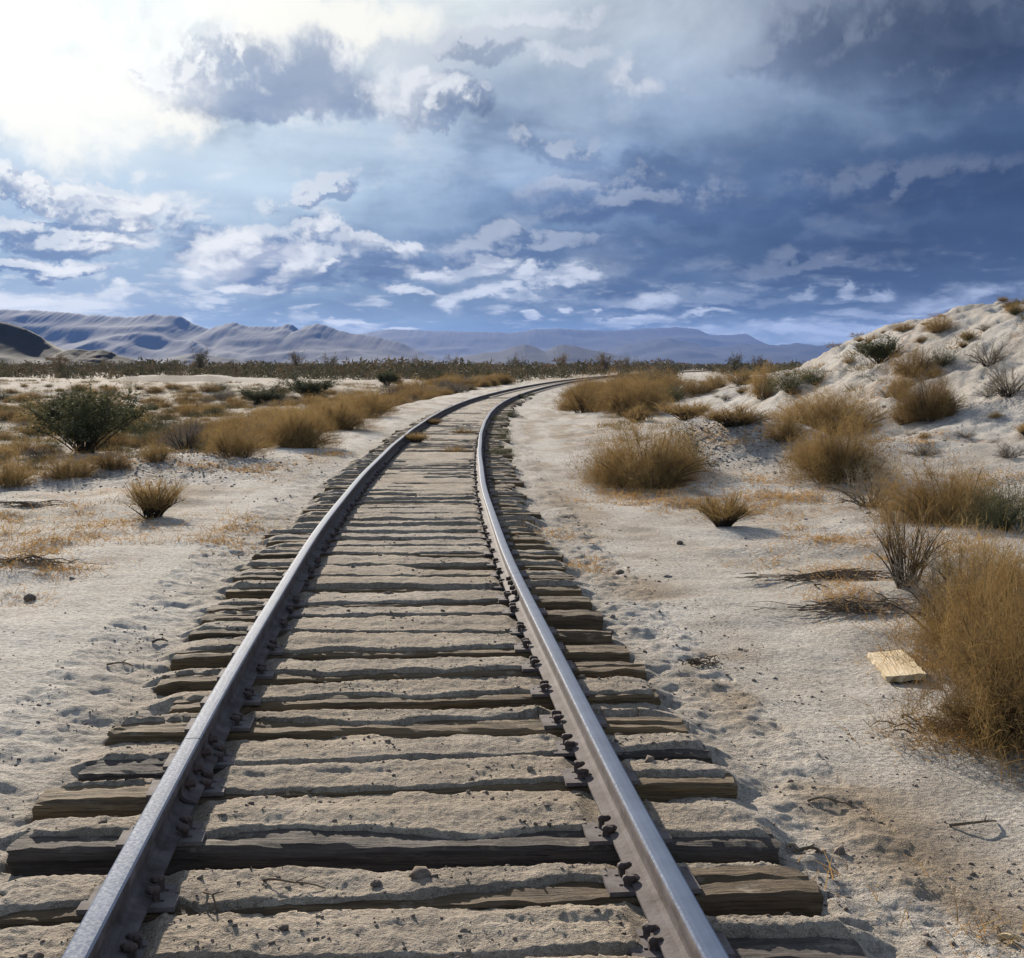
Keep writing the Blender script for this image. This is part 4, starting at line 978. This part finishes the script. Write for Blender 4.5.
# ------------------------------------------------------------------ mountains and hills
def mountain_material(name, cols, scale):
    m, t, p = mat(name); P = t.coord('Object')
    n = t.noise(P, scale, 8, .62); n2 = t.noise(P, scale * 9, 5, .7)
    c = t.ramp(n, [(.35, cols[0]), (.5, cols[1]), (.66, cols[2])]); c = t.mix(t.mr(n2, .52, .68, 0, .55), c, tuple(v * .45 for v in cols[0]))
    t.set(p.inputs['Base Color'], c); p.inputs['Roughness'].default_value = .95; p.inputs['Specular IOR Level'].default_value = .05
    return m
M_mtn = mountain_material('cloud_shaded_mountain_rock', [(.008, .0075, .009), (.014, .012, .0135), (.024, .020, .020)], .0011)  # cloud shadow painted into the colour: far darker than the rock's own tone
M_hill = mountain_material('dark_scrubby_hill', [(.010, .0095, .008), (.018, .0155, .012), (.032, .026, .019)], .012)
def ridge(name, pts, d, depth, m, label, seed, rough, base=-12., nx=None, ny=70, jag=1.0):
    """a mountain range: crest heights read off the skyline at distance d, spurs running down both flanks"""
    px = np.array([p[0] for p in pts], float); py = np.array([p[1] for p in pts], float)
    nx = nx or int((px[-1] - px[0]) * 1.1) + 2
    u = np.linspace(px[0], px[-1], nx); tn = (u - 512) / FPX
    # crest detail
    crest = np.interp(u, px, py) + jag * (fbm(u * .10, u * 0 + seed, 5, seed, .6) - .9 * (np.abs(gnoise(u * .045 + .6 * fbm(u * .02, u * 0 + 4, 3, seed), u * 0 + 1.7 + seed, seed + 2)) - .3))
    hc = CAMZ + (HORY - crest) / FPX * d
    kw = np.exp(-np.linspace(-2, 2, 61) ** 2); kw /= kw.sum(); hs = np.convolve(np.pad(hc, 30, mode='edge'), kw, 'valid')
    v = np.linspace(-1, 1.2, ny)
    U, Vv = np.meshgrid(np.arange(nx), v, indexing='ij')
    X0 = tn[U] * d; Y0 = np.full_like(X0, d)
    sp = fbm(X0 / (depth * .55), Vv * .55 + seed, 4, seed + 3); rg = 1 - np.abs(gnoise(X0 / (depth * .6) + .9 * sp, Vv * 1.5 + .9 * sp, seed + 5)) * 1.6
    rg2 = 1 - np.abs(gnoise(X0 / (depth * .24) + 1.6 * sp, Vv * 3.6 + 1.6 * sp, seed + 6)) * 1.7
    rg3 = fbm(X0 / (depth * .09), Vv * 9, 5, seed + 8, .6)
    s = np.clip(1 - np.abs(Vv), 0, 1)
    prof = s ** 1.25
    flank = 4 * s * (1 - s)
    Z = base + (hc - hs)[U] * s ** 5 + (hs[U] - base) * np.clip(prof + rough * flank * (.22 * (rg - .5) + .14 * (rg2 - .5) + .10 * rg3 + .08 * sp), -.02, .995)
    Y = Y0 + Vv * depth + flank * depth * .12 * sp; X = X0 + 0 * Vv
    k = nx * ny; I = lambda a, b: a * ny + b
    a, b = np.meshgrid(np.arange(nx - 1), np.arange(ny - 1), indexing='ij')
    F = np.stack([I(a, b), I(a + 1, b), I(a + 1, b + 1), I(a, b + 1)], -1).reshape(-1, 4)
    o = link(name, mesh_from(name, np.c_[X.ravel(), Y.ravel(), Z.ravel()], F, m, True)); tag(o, kind='structure'); return o
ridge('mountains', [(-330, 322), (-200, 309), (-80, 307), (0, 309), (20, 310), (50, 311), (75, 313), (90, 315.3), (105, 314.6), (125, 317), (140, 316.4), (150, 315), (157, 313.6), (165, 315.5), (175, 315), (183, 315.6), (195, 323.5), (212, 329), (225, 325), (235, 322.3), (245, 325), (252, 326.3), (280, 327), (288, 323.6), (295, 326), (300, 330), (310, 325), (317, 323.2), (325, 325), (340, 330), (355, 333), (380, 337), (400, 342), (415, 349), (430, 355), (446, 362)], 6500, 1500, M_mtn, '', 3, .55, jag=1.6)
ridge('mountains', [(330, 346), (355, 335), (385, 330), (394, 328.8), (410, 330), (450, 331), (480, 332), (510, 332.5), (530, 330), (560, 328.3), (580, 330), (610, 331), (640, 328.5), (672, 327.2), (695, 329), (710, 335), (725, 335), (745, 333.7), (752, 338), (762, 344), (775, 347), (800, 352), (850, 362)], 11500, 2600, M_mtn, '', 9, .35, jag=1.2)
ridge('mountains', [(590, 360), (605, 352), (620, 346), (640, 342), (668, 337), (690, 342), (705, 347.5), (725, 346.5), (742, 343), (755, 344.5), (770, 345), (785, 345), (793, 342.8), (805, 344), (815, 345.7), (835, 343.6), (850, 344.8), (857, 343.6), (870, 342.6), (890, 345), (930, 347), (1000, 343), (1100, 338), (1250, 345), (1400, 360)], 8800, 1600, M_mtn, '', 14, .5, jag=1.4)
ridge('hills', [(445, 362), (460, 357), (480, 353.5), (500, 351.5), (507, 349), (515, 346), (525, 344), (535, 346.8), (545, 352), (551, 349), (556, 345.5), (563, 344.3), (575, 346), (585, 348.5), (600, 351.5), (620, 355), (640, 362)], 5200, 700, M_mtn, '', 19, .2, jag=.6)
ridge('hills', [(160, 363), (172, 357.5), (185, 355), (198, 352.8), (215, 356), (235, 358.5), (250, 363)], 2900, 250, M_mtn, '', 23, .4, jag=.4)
ridge('hill', [(-260, 345), (-160, 318), (-60, 311), (-20, 314), (0, 320), (20, 325.5), (30, 329), (42, 335.5), (48, 342), (56, 347), (65, 351), (75, 354), (86, 359), (95, 364)], 900, 150, M_hill, '', 29, .3, base=-3, nx=420, jag=.7)
ridge('hill', [(50, 364), (60, 353), (70, 349.6), (80, 349), (92, 350.2), (106, 349.8), (114, 352), (120, 355.5), (130, 357.6), (144, 362), (150, 365)], 700, 60, M_hill, '', 33, .4, base=-3, nx=260, jag=.7)

# ------------------------------------------------------------------ the air
def haze():
    m = bpy.data.materials.new('desert_haze'); m.use_nodes = True; nt = m.node_tree; nt.nodes.clear()
    o = nt.nodes.new('ShaderNodeOutputMaterial'); v = nt.nodes.new('ShaderNodeVolumePrincipled'); nt.links.new(v.outputs[0], o.inputs['Volume'])
    v.inputs['Color'].default_value = (.20, .375, .86, 1); v.inputs['Density'].default_value = HAZE; v.inputs['Anisotropy'].default_value = .0
    V = []; F = []; box(V, F, -9000, 9000, -2000, 15000, -30, 420)
    ob = link('haze', mesh_from('haze', V, F, m)); tag(ob, 'thin bluish desert haze over the plain', 'haze', kind='stuff')
HAZE = 4.1e-5
haze()

# ------------------------------------------------------------------ sky: Nishita light with procedural clouds
def build_sky():
    w = bpy.data.worlds.new('World'); scene.world = w; w.use_nodes = True
    nt = w.node_tree; nt.nodes.clear(); t = NT(nt)
    out = nt.nodes.new('ShaderNodeOutputWorld'); bg = nt.nodes.new('ShaderNodeBackground'); nt.links.new(bg.outputs[0], out.inputs[0]); bg.inputs[1].default_value = SKY_STR
    sky = nt.nodes.new('ShaderNodeTexSky'); sky.sky_type = 'NISHITA'; sky.sun_disc = False; sky.sun_elevation = SUN_EL; sky.sun_rotation = SUN_AZ
    sky.air_density = 1.; sky.dust_density = 1.5; sky.ozone_density = 1.
    K = 1. / (2 ** EXPO * SKY_STR)
    lin = lambda c: tuple(v * K for v in s2l(c))
    D = t.coord('Generated'); sp = nt.nodes.new('ShaderNodeSeparateXYZ'); nt.links.new(D, sp.inputs[0]); x, y, z = sp.outputs
    u = t.m('ARCTAN2', x, y); hz = t.m('SQRT', t.m('ADD', t.m('MULTIPLY', x, x), t.m('MULTIPLY', y, y))); v = t.m('DIVIDE', z, t.m('MAXIMUM', hz, .02))
    def uv(px, py):
        X = (px - 512) / FPX; Yv = -(py - 479) / FPX
        dy = math.cos(PITCH) + Yv * math.sin(PITCH); dz = -math.sin(PITCH) + Yv * math.cos(PITCH)
        return math.atan2(X, dy), dz / math.hypot(X, dy)
    vpos = t.m('MAXIMUM', v, 0.)
    # clouds shrink and flatten towards the horizon: stretch the vertical axis there
    vs = t.m('MULTIPLY', t.m('LOGARITHM', t.m('ADD', 1., t.m('DIVIDE', vpos, .06)), math.e), .17)
    def P(du=0., dv=0., z=0., ky=1.25):
        return t.xyz(t.m('ADD', u, du), t.m('MULTIPLY', t.m('ADD', vs, dv), ky), z)
    wq = t.noise(P(), 8, 5, .6, out=1)
    ws = nt.nodes.new('ShaderNodeSeparateXYZ'); nt.links.new(wq, ws.inputs[0])
    wu = t.m('SUBTRACT', ws.outputs[0], .5); wv = t.m('SUBTRACT', ws.outputs[1], .5)
    # broad colour of the cloud deck, column by column at six heights
    rows = [(20, [(225, 238, 244), (238, 246, 245), (235, 242, 241), (231, 238, 237), (212, 222, 227), (185, 197, 209), (147, 159, 176), (113, 126, 145), (89, 102, 124)]),
            (100, [(238, 247, 246), (238, 246, 246), (209, 223, 233), (199, 214, 227), (178, 195, 214), (152, 172, 196), (128, 147, 172), (108, 127, 152), (86, 104, 133)]),
            (190, [(189, 210, 231), (204, 223, 238), (206, 225, 239), (184, 205, 225), (147, 171, 200), (114, 139, 173), (92, 118, 153), (77, 101, 135), (65, 87, 121)]),
            (260, [(161, 183, 205), (166, 188, 208), (159, 181, 203), (140, 163, 189), (118, 141, 169), (95, 118, 146), (73, 95, 120), (62, 80, 106), (54, 72, 95)]),
            (310, [(165, 184, 200), (161, 179, 197), (150, 170, 187), (128, 148, 166), (107, 127, 146), (93, 111, 129), (80, 96, 111), (73, 87, 99), (68, 81, 92)]),
            (350, [(181, 199, 214), (180, 198, 211), (166, 184, 198), (146, 166, 181), (122, 141, 155), (114, 131, 144), (120, 135, 144), (115, 129, 137), (110, 122, 129)])]
    U0, U1 = uv(0, 364)[0], uv(1024, 364)[0]
    fu = t.mr(t.m('ADD', u, t.m('MULTIPLY', wu, .14)), U0, U1, 0., 1., False)
    vv = t.m('ADD', v, t.m('MULTIPLY', wv, .06))
    base = None; pv = None
    for py, cs in rows:
        r = t.ramp(fu, [(i / 8, lin(c)) for i, c in enumerate(cs)])
        cv = uv(512, py)[1]
        base = r if base is None else t.mix(t.mr(vv, pv, cv, 0., 1., False), base, r)
        pv = cv
    sunny = t.mr(u, -.42, .40, 1., 0., False)
    white = t.ramp(sunny, [(0., lin((166, 176, 196))), (.3, lin((196, 203, 215))), (.5, lin((226, 230, 236))), (.75, lin((250, 250, 248))), (1., lin((255, 255, 252)))])
    def gain(c, k, cool=.12):
        return t.mix(1., c, t.xyz(k, t.m('ADD', t.m('MULTIPLY', k, 1 - cool * .4), cool * .4), t.m('ADD', t.m('MULTIPLY', k, 1 - cool), cool)), 'MULTIPLY')
    # relief of the whole deck: heaped cloud lit from the upper left, at three scales
    SU, SV = -.010, .010
    def relief(scale, detail, z, ky, dd, dist=.2, rough=.56):
        a = t.noise(P(0., 0., z, ky), scale, detail, rough, dist); b = t.noise(P(SU * dd, SV * dd, z, ky), scale, detail, rough, dist)
        return a, t.m('SUBTRACT', a, b)
    n0, r0 = relief(6.5, 8, 1.3, 2.2, 2.2)
    n1, r1 = relief(17, 7, 5.1, 1.7, .9)
    puffy = t.m('ADD', .25, t.m('MULTIPLY', .75, t.mr(t.m('ADD', t.m('MULTIPLY', u, 1.), t.m('MULTIPLY', v, .7)), -.22, .22, 1., 0.)))
    lowv = t.mr(v, .03, .10, 1., .0)
    strata = t.noise(P(0, 0, 8.8, 4.2), 4.2, 8, .6, .5)
    k = t.m('ADD', 1., t.m('MULTIPLY', t.m('SUBTRACT', strata, .5), t.mr(u, -.3, .15, .5, 1.9)))
    k = t.m('ADD', k, t.m('MULTIPLY', t.m('SUBTRACT', n0, .5), t.mr(u, -.2, .3, -.25, -.75)))
    base = gain(base, t.m('MAXIMUM', k, .5), .2)
    body0 = t.mr(n0, .46, .60)
    lite = t.m('MULTIPLY', t.m('MULTIPLY', t.mr(r0, .015, .16), t.mr(n0, .44, .56)), t.m('MULTIPLY', puffy, .85))
    shade = t.m('MULTIPLY', t.mr(r0, .0, -.16), t.m('MULTIPLY', t.mr(n0, .42, .58), .34))
    c = gain(base, t.m('SUBTRACT', 1., shade), .25)
    c = t.mix(lite, c, white)
    lite1 = t.m('MULTIPLY', t.m('MULTIPLY', t.mr(r1, .02, .14), t.mr(n1, .50, .62)), t.m('MULTIPLY', puffy, .6))
    c = t.mix(lite1, c, white)
    # cloud bodies (dark) and puffs (bright) that stand out: soft ellipses broken up by noise, shaded by comparing the density towards the sun
    DARK = [(240, 84, 130, 30, 2.4), (180, 62, 44, 20, 1.7), (290, 66, 70, 34, 2.4), (262, 48, 36, 22, 2.), (170, 78, 60, 14, 2.), (495, 48, 52, 20, 2.2), (475, 40, 24, 14, 1.8), (140, 70, 30, 8, 1.6), (60, 22, 40, 14, .4), (865, 50, 130, 40, 1.7), (920, 62, 80, 28, 1.6), (800, 30, 60, 26, 1.2), (315, 194, 38, 15, 2.0), (295, 196, 22, 9, 1.6), (118, 192, 24, 8, 1.4), (110, 212, 60, 15, .7), (30, 192, 70, 16, .8), (60, 238, 90, 15, .75), (240, 244, 80, 26, .7), (40, 270, 80, 10, .5), (330, 266, 140, 26, .6), (445, 102, 60, 20, .6), (640, 195, 170, 26, .45), (900, 185, 180, 30, .55), (700, 305, 170, 16, .5), (560, 148, 60, 18, .5), (760, 62, 80, 30, .5), (520, 250, 120, 22, .5), (800, 270, 180, 20, .5)]
    BRIGHT = [(402, 96, 34, 20, 2.2), (420, 82, 22, 12, 2.), (448, 100, 26, 12, 1.8), (628, 80, 40, 18, 2.4), (568, 62, 34, 15, 1.8), (252, 40, 22, 14, 1.6), (200, 50, 20, 9, 1.6),
 (90, 100, 150, 66, .8), (40, 40, 110, 46, .6), (180, 26, 120, 30, .6), (350, 30, 110, 32, .7), (540, 20, 90, 16, .5),
 (30, 190, 60, 14, 1.1), (80, 202, 70, 12, 1.2), (130, 214, 40, 12, 1.2), (110, 240, 46, 9, 1.2), (60, 266, 50, 7, 1.2), (205, 258, 34, 20, 1.6), (185, 272, 30, 9, 1.5), (228, 232, 22, 12, 1.2), (292, 262, 22, 18, 2.2), (245, 286, 40, 7, 1.7), (320, 274, 30, 7, 1.2), (110, 296, 24, 8, 2.2), (125, 290, 12, 8, 2.), (30, 302, 34, 7, 2.), (8, 300, 14, 8, 1.8),
 (430, 272, 40, 8, 1.6), (480, 270, 40, 9, 1.6), (540, 280, 50, 7, 1.6), (575, 284, 26, 7, 1.6), (500, 290, 70, 8, .9), (420, 290, 30, 5, 1.2), (455, 300, 16, 10, 1.1), (650, 304, 26, 8, 1.5), (533, 315, 10, 5, 2.), (573, 311, 8, 4, 2.), (600, 312, 6, 3, 2.), (800, 297, 16, 5, 2.2), (850, 292, 14, 5, 2.), (872, 293, 20, 6, 1.8), (930, 302, 50, 10, .9), (975, 292, 40, 9, .9), (900, 314, 90, 7, .8), (830, 336, 130, 13, 1.3), (700, 332, 60, 7, 1.2), (960, 318, 90, 12, 1.3), (640, 322, 50, 5, 1.2), (770, 328, 60, 6, 1.2), (880, 332, 50, 10, 1.0), (730, 340, 30, 4, 1.2), (350, 320, 40, 4, 1.2), (400, 326, 30, 3, 1.2), (700, 318, 50, 4, 1.), (380, 248, 40, 8, .8), (330, 240, 30, 8, .8)]
    amp = t.mr(v, .0, .14, .30, 1.)
    def warped(du, dv):
        q = P(du, dv, 3.7, 1.3)
        a = t.noise(q, 15, 9, .62, .1, out=1); sx = nt.nodes.new('ShaderNodeSeparateXYZ'); nt.links.new(a, sx.inputs[0])
        uu = t.m('ADD', t.m('ADD', u, du), t.m('MULTIPLY', t.m('MULTIPLY', t.m('SUBTRACT', sx.outputs[0], .5), .125), amp))
        v2 = t.m('ADD', t.m('ADD', v, dv), t.m('MULTIPLY', t.m('MULTIPLY', t.m('SUBTRACT', sx.outputs[1], .5), .10), amp))
        return uu, v2, t.m('SUBTRACT', sx.outputs[2], .5)
    def field(blobs, wp, nk):
        uu, v2, nz = wp; f = None
        p = t.xyz(uu, t.m('MAXIMUM', v2, -1.), 0.)
        for (px, py, rx, ry, a) in blobs:
            cu, cv = uv(px, py); g = .8 + .25 * min(a, 1.4)
            sx, sy = FPX / (rx * g), FPX / (ry * 1.2 * g)
            n = nt.nodes.new('ShaderNodeVectorMath'); n.operation = 'MULTIPLY_ADD'; nt.links.new(p, n.inputs[0]); n.inputs[1].default_value = (sx, sy, 0); n.inputs[2].default_value = (-cu * sx, -cv * sy, 0)
            m = nt.nodes.new('ShaderNodeVectorMath'); m.operation = 'LENGTH'; nt.links.new(n.outputs[0], m.inputs[0])
            q = m.outputs['Value']; f = q if f is None else t.m('SMOOTH_MIN', f, q, .12)
        f = t.m('MAXIMUM', t.m('SUBTRACT', 1.1, t.m('MULTIPLY', f, 1.1)), -1.2)
        return t.m('ADD', f, t.m('MULTIPLY', nz, nk))
    W0 = warped(0., 0.); W1 = warped(SU * .7, SV * .7)
    hp = t.noise(P(0, 0, 9.1, 2.6), 26, 7, .6, .2)
    band = t.m('MULTIPLY', t.mr(v, .010, .022), t.mr(v, .05, .12, 1., 0.))
    hpv = t.m('SUBTRACT', t.m('MULTIPLY', t.mr(hp, .52, .72, 0., .9, False), band), .12)
    fd0 = field(DARK, W0, .9); fd1 = field(DARK, W1, .9)
    fb0 = t.m('MAXIMUM', field(BRIGHT, W0, 1.1), hpv); fb1 = t.m('MAXIMUM', field(BRIGHT, W1, 1.1), hpv)
    SOFTD = [(900, 155, 170, 26, 1.), (1000, 180, 120, 30, 1.), (950, 255, 260, 34, 1.), (740, 250, 170, 22, 1.), (560, 205, 130, 14, 1.), (650, 168, 110, 12, 1.), (1000, 60, 80, 40, 1.), (450, 235, 70, 14, 1.), (800, 215, 160, 10, 1.), (640, 290, 120, 10, 1.), (850, 282, 120, 8, 1.)]
    SOFTL = [(690, 122, 130, 20, 1.), (900, 118, 70, 14, 1.), (870, 225, 90, 7, 1.), (700, 190, 110, 8, 1.), (480, 170, 90, 14, 1.), (640, 232, 90, 8, 1.), (740, 275, 120, 6, 1.), (560, 110, 60, 14, 1.)]
    c = t.mix(t.m('MULTIPLY', t.mr(field(SOFTD, W0, 1.2), -.25, .8), .75), c, t.mix(1., c, (.66, .69, .76), 'MULTIPLY'))
    c = t.mix(t.m('MULTIPLY', t.mr(field(SOFTL, W0, 1.4), -.2, .9), .16), c, t.mix(.5, c, white))
    STORM = [(960, 170, 270, 64, 1.), (860, 250, 360, 52, 1.), (700, 215, 200, 50, 1.), (980, 285, 160, 20, 1.), (1000, 70, 120, 60, 1.), (860, 50, 130, 34, 1.)]
    c = t.mix(t.m('MULTIPLY', t.mr(field(STORM, W0, .9), -.35, .8), .82), c, t.mix(1., c, (.59, .625, .68), 'MULTIPLY'))
    body = t.mix(1., c, t.ramp(sunny, [(0., (.72, .69, .72)), (.4, (.70, .72, .79)), (.7, (.48, .52, .64)), (1., (.42, .47, .60))]), 'MULTIPLY')
    ad = t.mr(fd0, .0, t.mr(u, -.1, .25, .30, .7))
    shd = t.m('MULTIPLY', t.mr(t.m('SUBTRACT', fd0, fd1), .0, .42), t.mr(u, -.2, .25, .85, .3))
    dcol = t.mix(shd, body, t.mix(.75, c, white))
    c = t.mix(t.m('MULTIPLY', ad, .9), c, dcol)
    ab = t.mr(fb0, -.12, t.mr(u, -.1, .3, .62, .85))
    shb = t.m('MULTIPLY', t.mr(t.m('SUBTRACT', fb0, fb1), -.35, .45), t.m('MULTIPLY', t.mr(fb0, -.1, .25), t.mr(r1, -.09, .06, .35, 1.)))
    inner = gain(t.mix(.28, c, white), t.mr(shb, 0., .4, .86, 1.), .3)
    bcol = t.mix(shb, inner, white)
    c = t.mix(t.m('MULTIPLY', ab, .95), c, bcol)
    GLARE = [(95, 108, 120, 56, 1.), (50, 40, 120, 44, 1.), (330, 22, 130, 22, 1.), (170, 120, 60, 20, 1.)]
    c = t.mix(t.m('MULTIPLY', t.mr(field(GLARE, W0, 1.8), -.1, .75), .92), c, lin((258, 256, 246)))
    # glare round the hidden sun
    sdir = (math.sin(SUN_AZ) * math.cos(SUN_EL), math.cos(SUN_AZ) * math.cos(SUN_EL), math.sin(SUN_EL))
    dot = nt.nodes.new('ShaderNodeVectorMath'); dot.operation = 'DOT_PRODUCT'; nt.links.new(D, dot.inputs[0]); dot.inputs[1].default_value = sdir
    # outside the part of the sky the photograph shows: broken grey-blue cloud over the clear Nishita sky
    over = t.mix(t.mr(t.noise(D, 2.2, 5, .6), .35, .65), sky.outputs[0], lin((176, 188, 208)))
    au = t.m('ABSOLUTE', u); edge = t.m('MAXIMUM', t.mr(au, .5, 1.3), t.mr(v, .32, .55))
    c = t.mix(edge, c, over)
    c = t.mix(t.m('MULTIPLY', t.mr(dot.outputs['Value'], .975, 1.0), .16), c, lin((255, 253, 244)), 'ADD')
    c = t.mix(t.mr(z, -.02, -.1), c, (.12 * K, .10 * K, .08 * K))
    nt.links.new(c, bg.inputs[0])
    w.cycles.sampling_method = 'MANUAL'; w.cycles.sample_map_resolution = 512
build_sky()

sun = bpy.data.lights.new('sun', 'SUN'); sun.energy = 3.6; sun.angle = R(.6); sun.color = (1, .91, .78)
so = bpy.data.objects.new('sun', sun); col.objects.link(so)
from mathutils import Vector
so.rotation_euler = Vector((-math.sin(SUN_AZ) * math.cos(SUN_EL), -math.cos(SUN_AZ) * math.cos(SUN_EL), -math.sin(SUN_EL))).to_track_quat('-Z', 'Y').to_euler()

# ------------------------------------------------------------------ camera and output
cam = bpy.data.cameras.new('camera'); cam.sensor_width = 36; cam.sensor_fit = 'HORIZONTAL'; cam.lens = FPX / 1024 * 36; cam.clip_start = .1; cam.clip_end = 60000
co = bpy.data.objects.new('camera', cam); col.objects.link(co); co.location = (0, 0, CAMZ); co.rotation_euler = (math.pi / 2 - PITCH, 0, 0)
scene.camera = co
scene.view_settings.view_transform = 'Standard'; scene.view_settings.look = 'None'; scene.view_settings.gamma = 1; scene.view_settings.exposure = EXPO
scene.view_settings.use_curve_mapping = False
scene.cycles.max_bounces = 4; scene.cycles.diffuse_bounces = 2; scene.cycles.glossy_bounces = 2; scene.cycles.transmission_bounces = 2; scene.cycles.volume_bounces = 1; scene.cycles.transparent_max_bounces = 6
scene.cycles.use_denoising = True
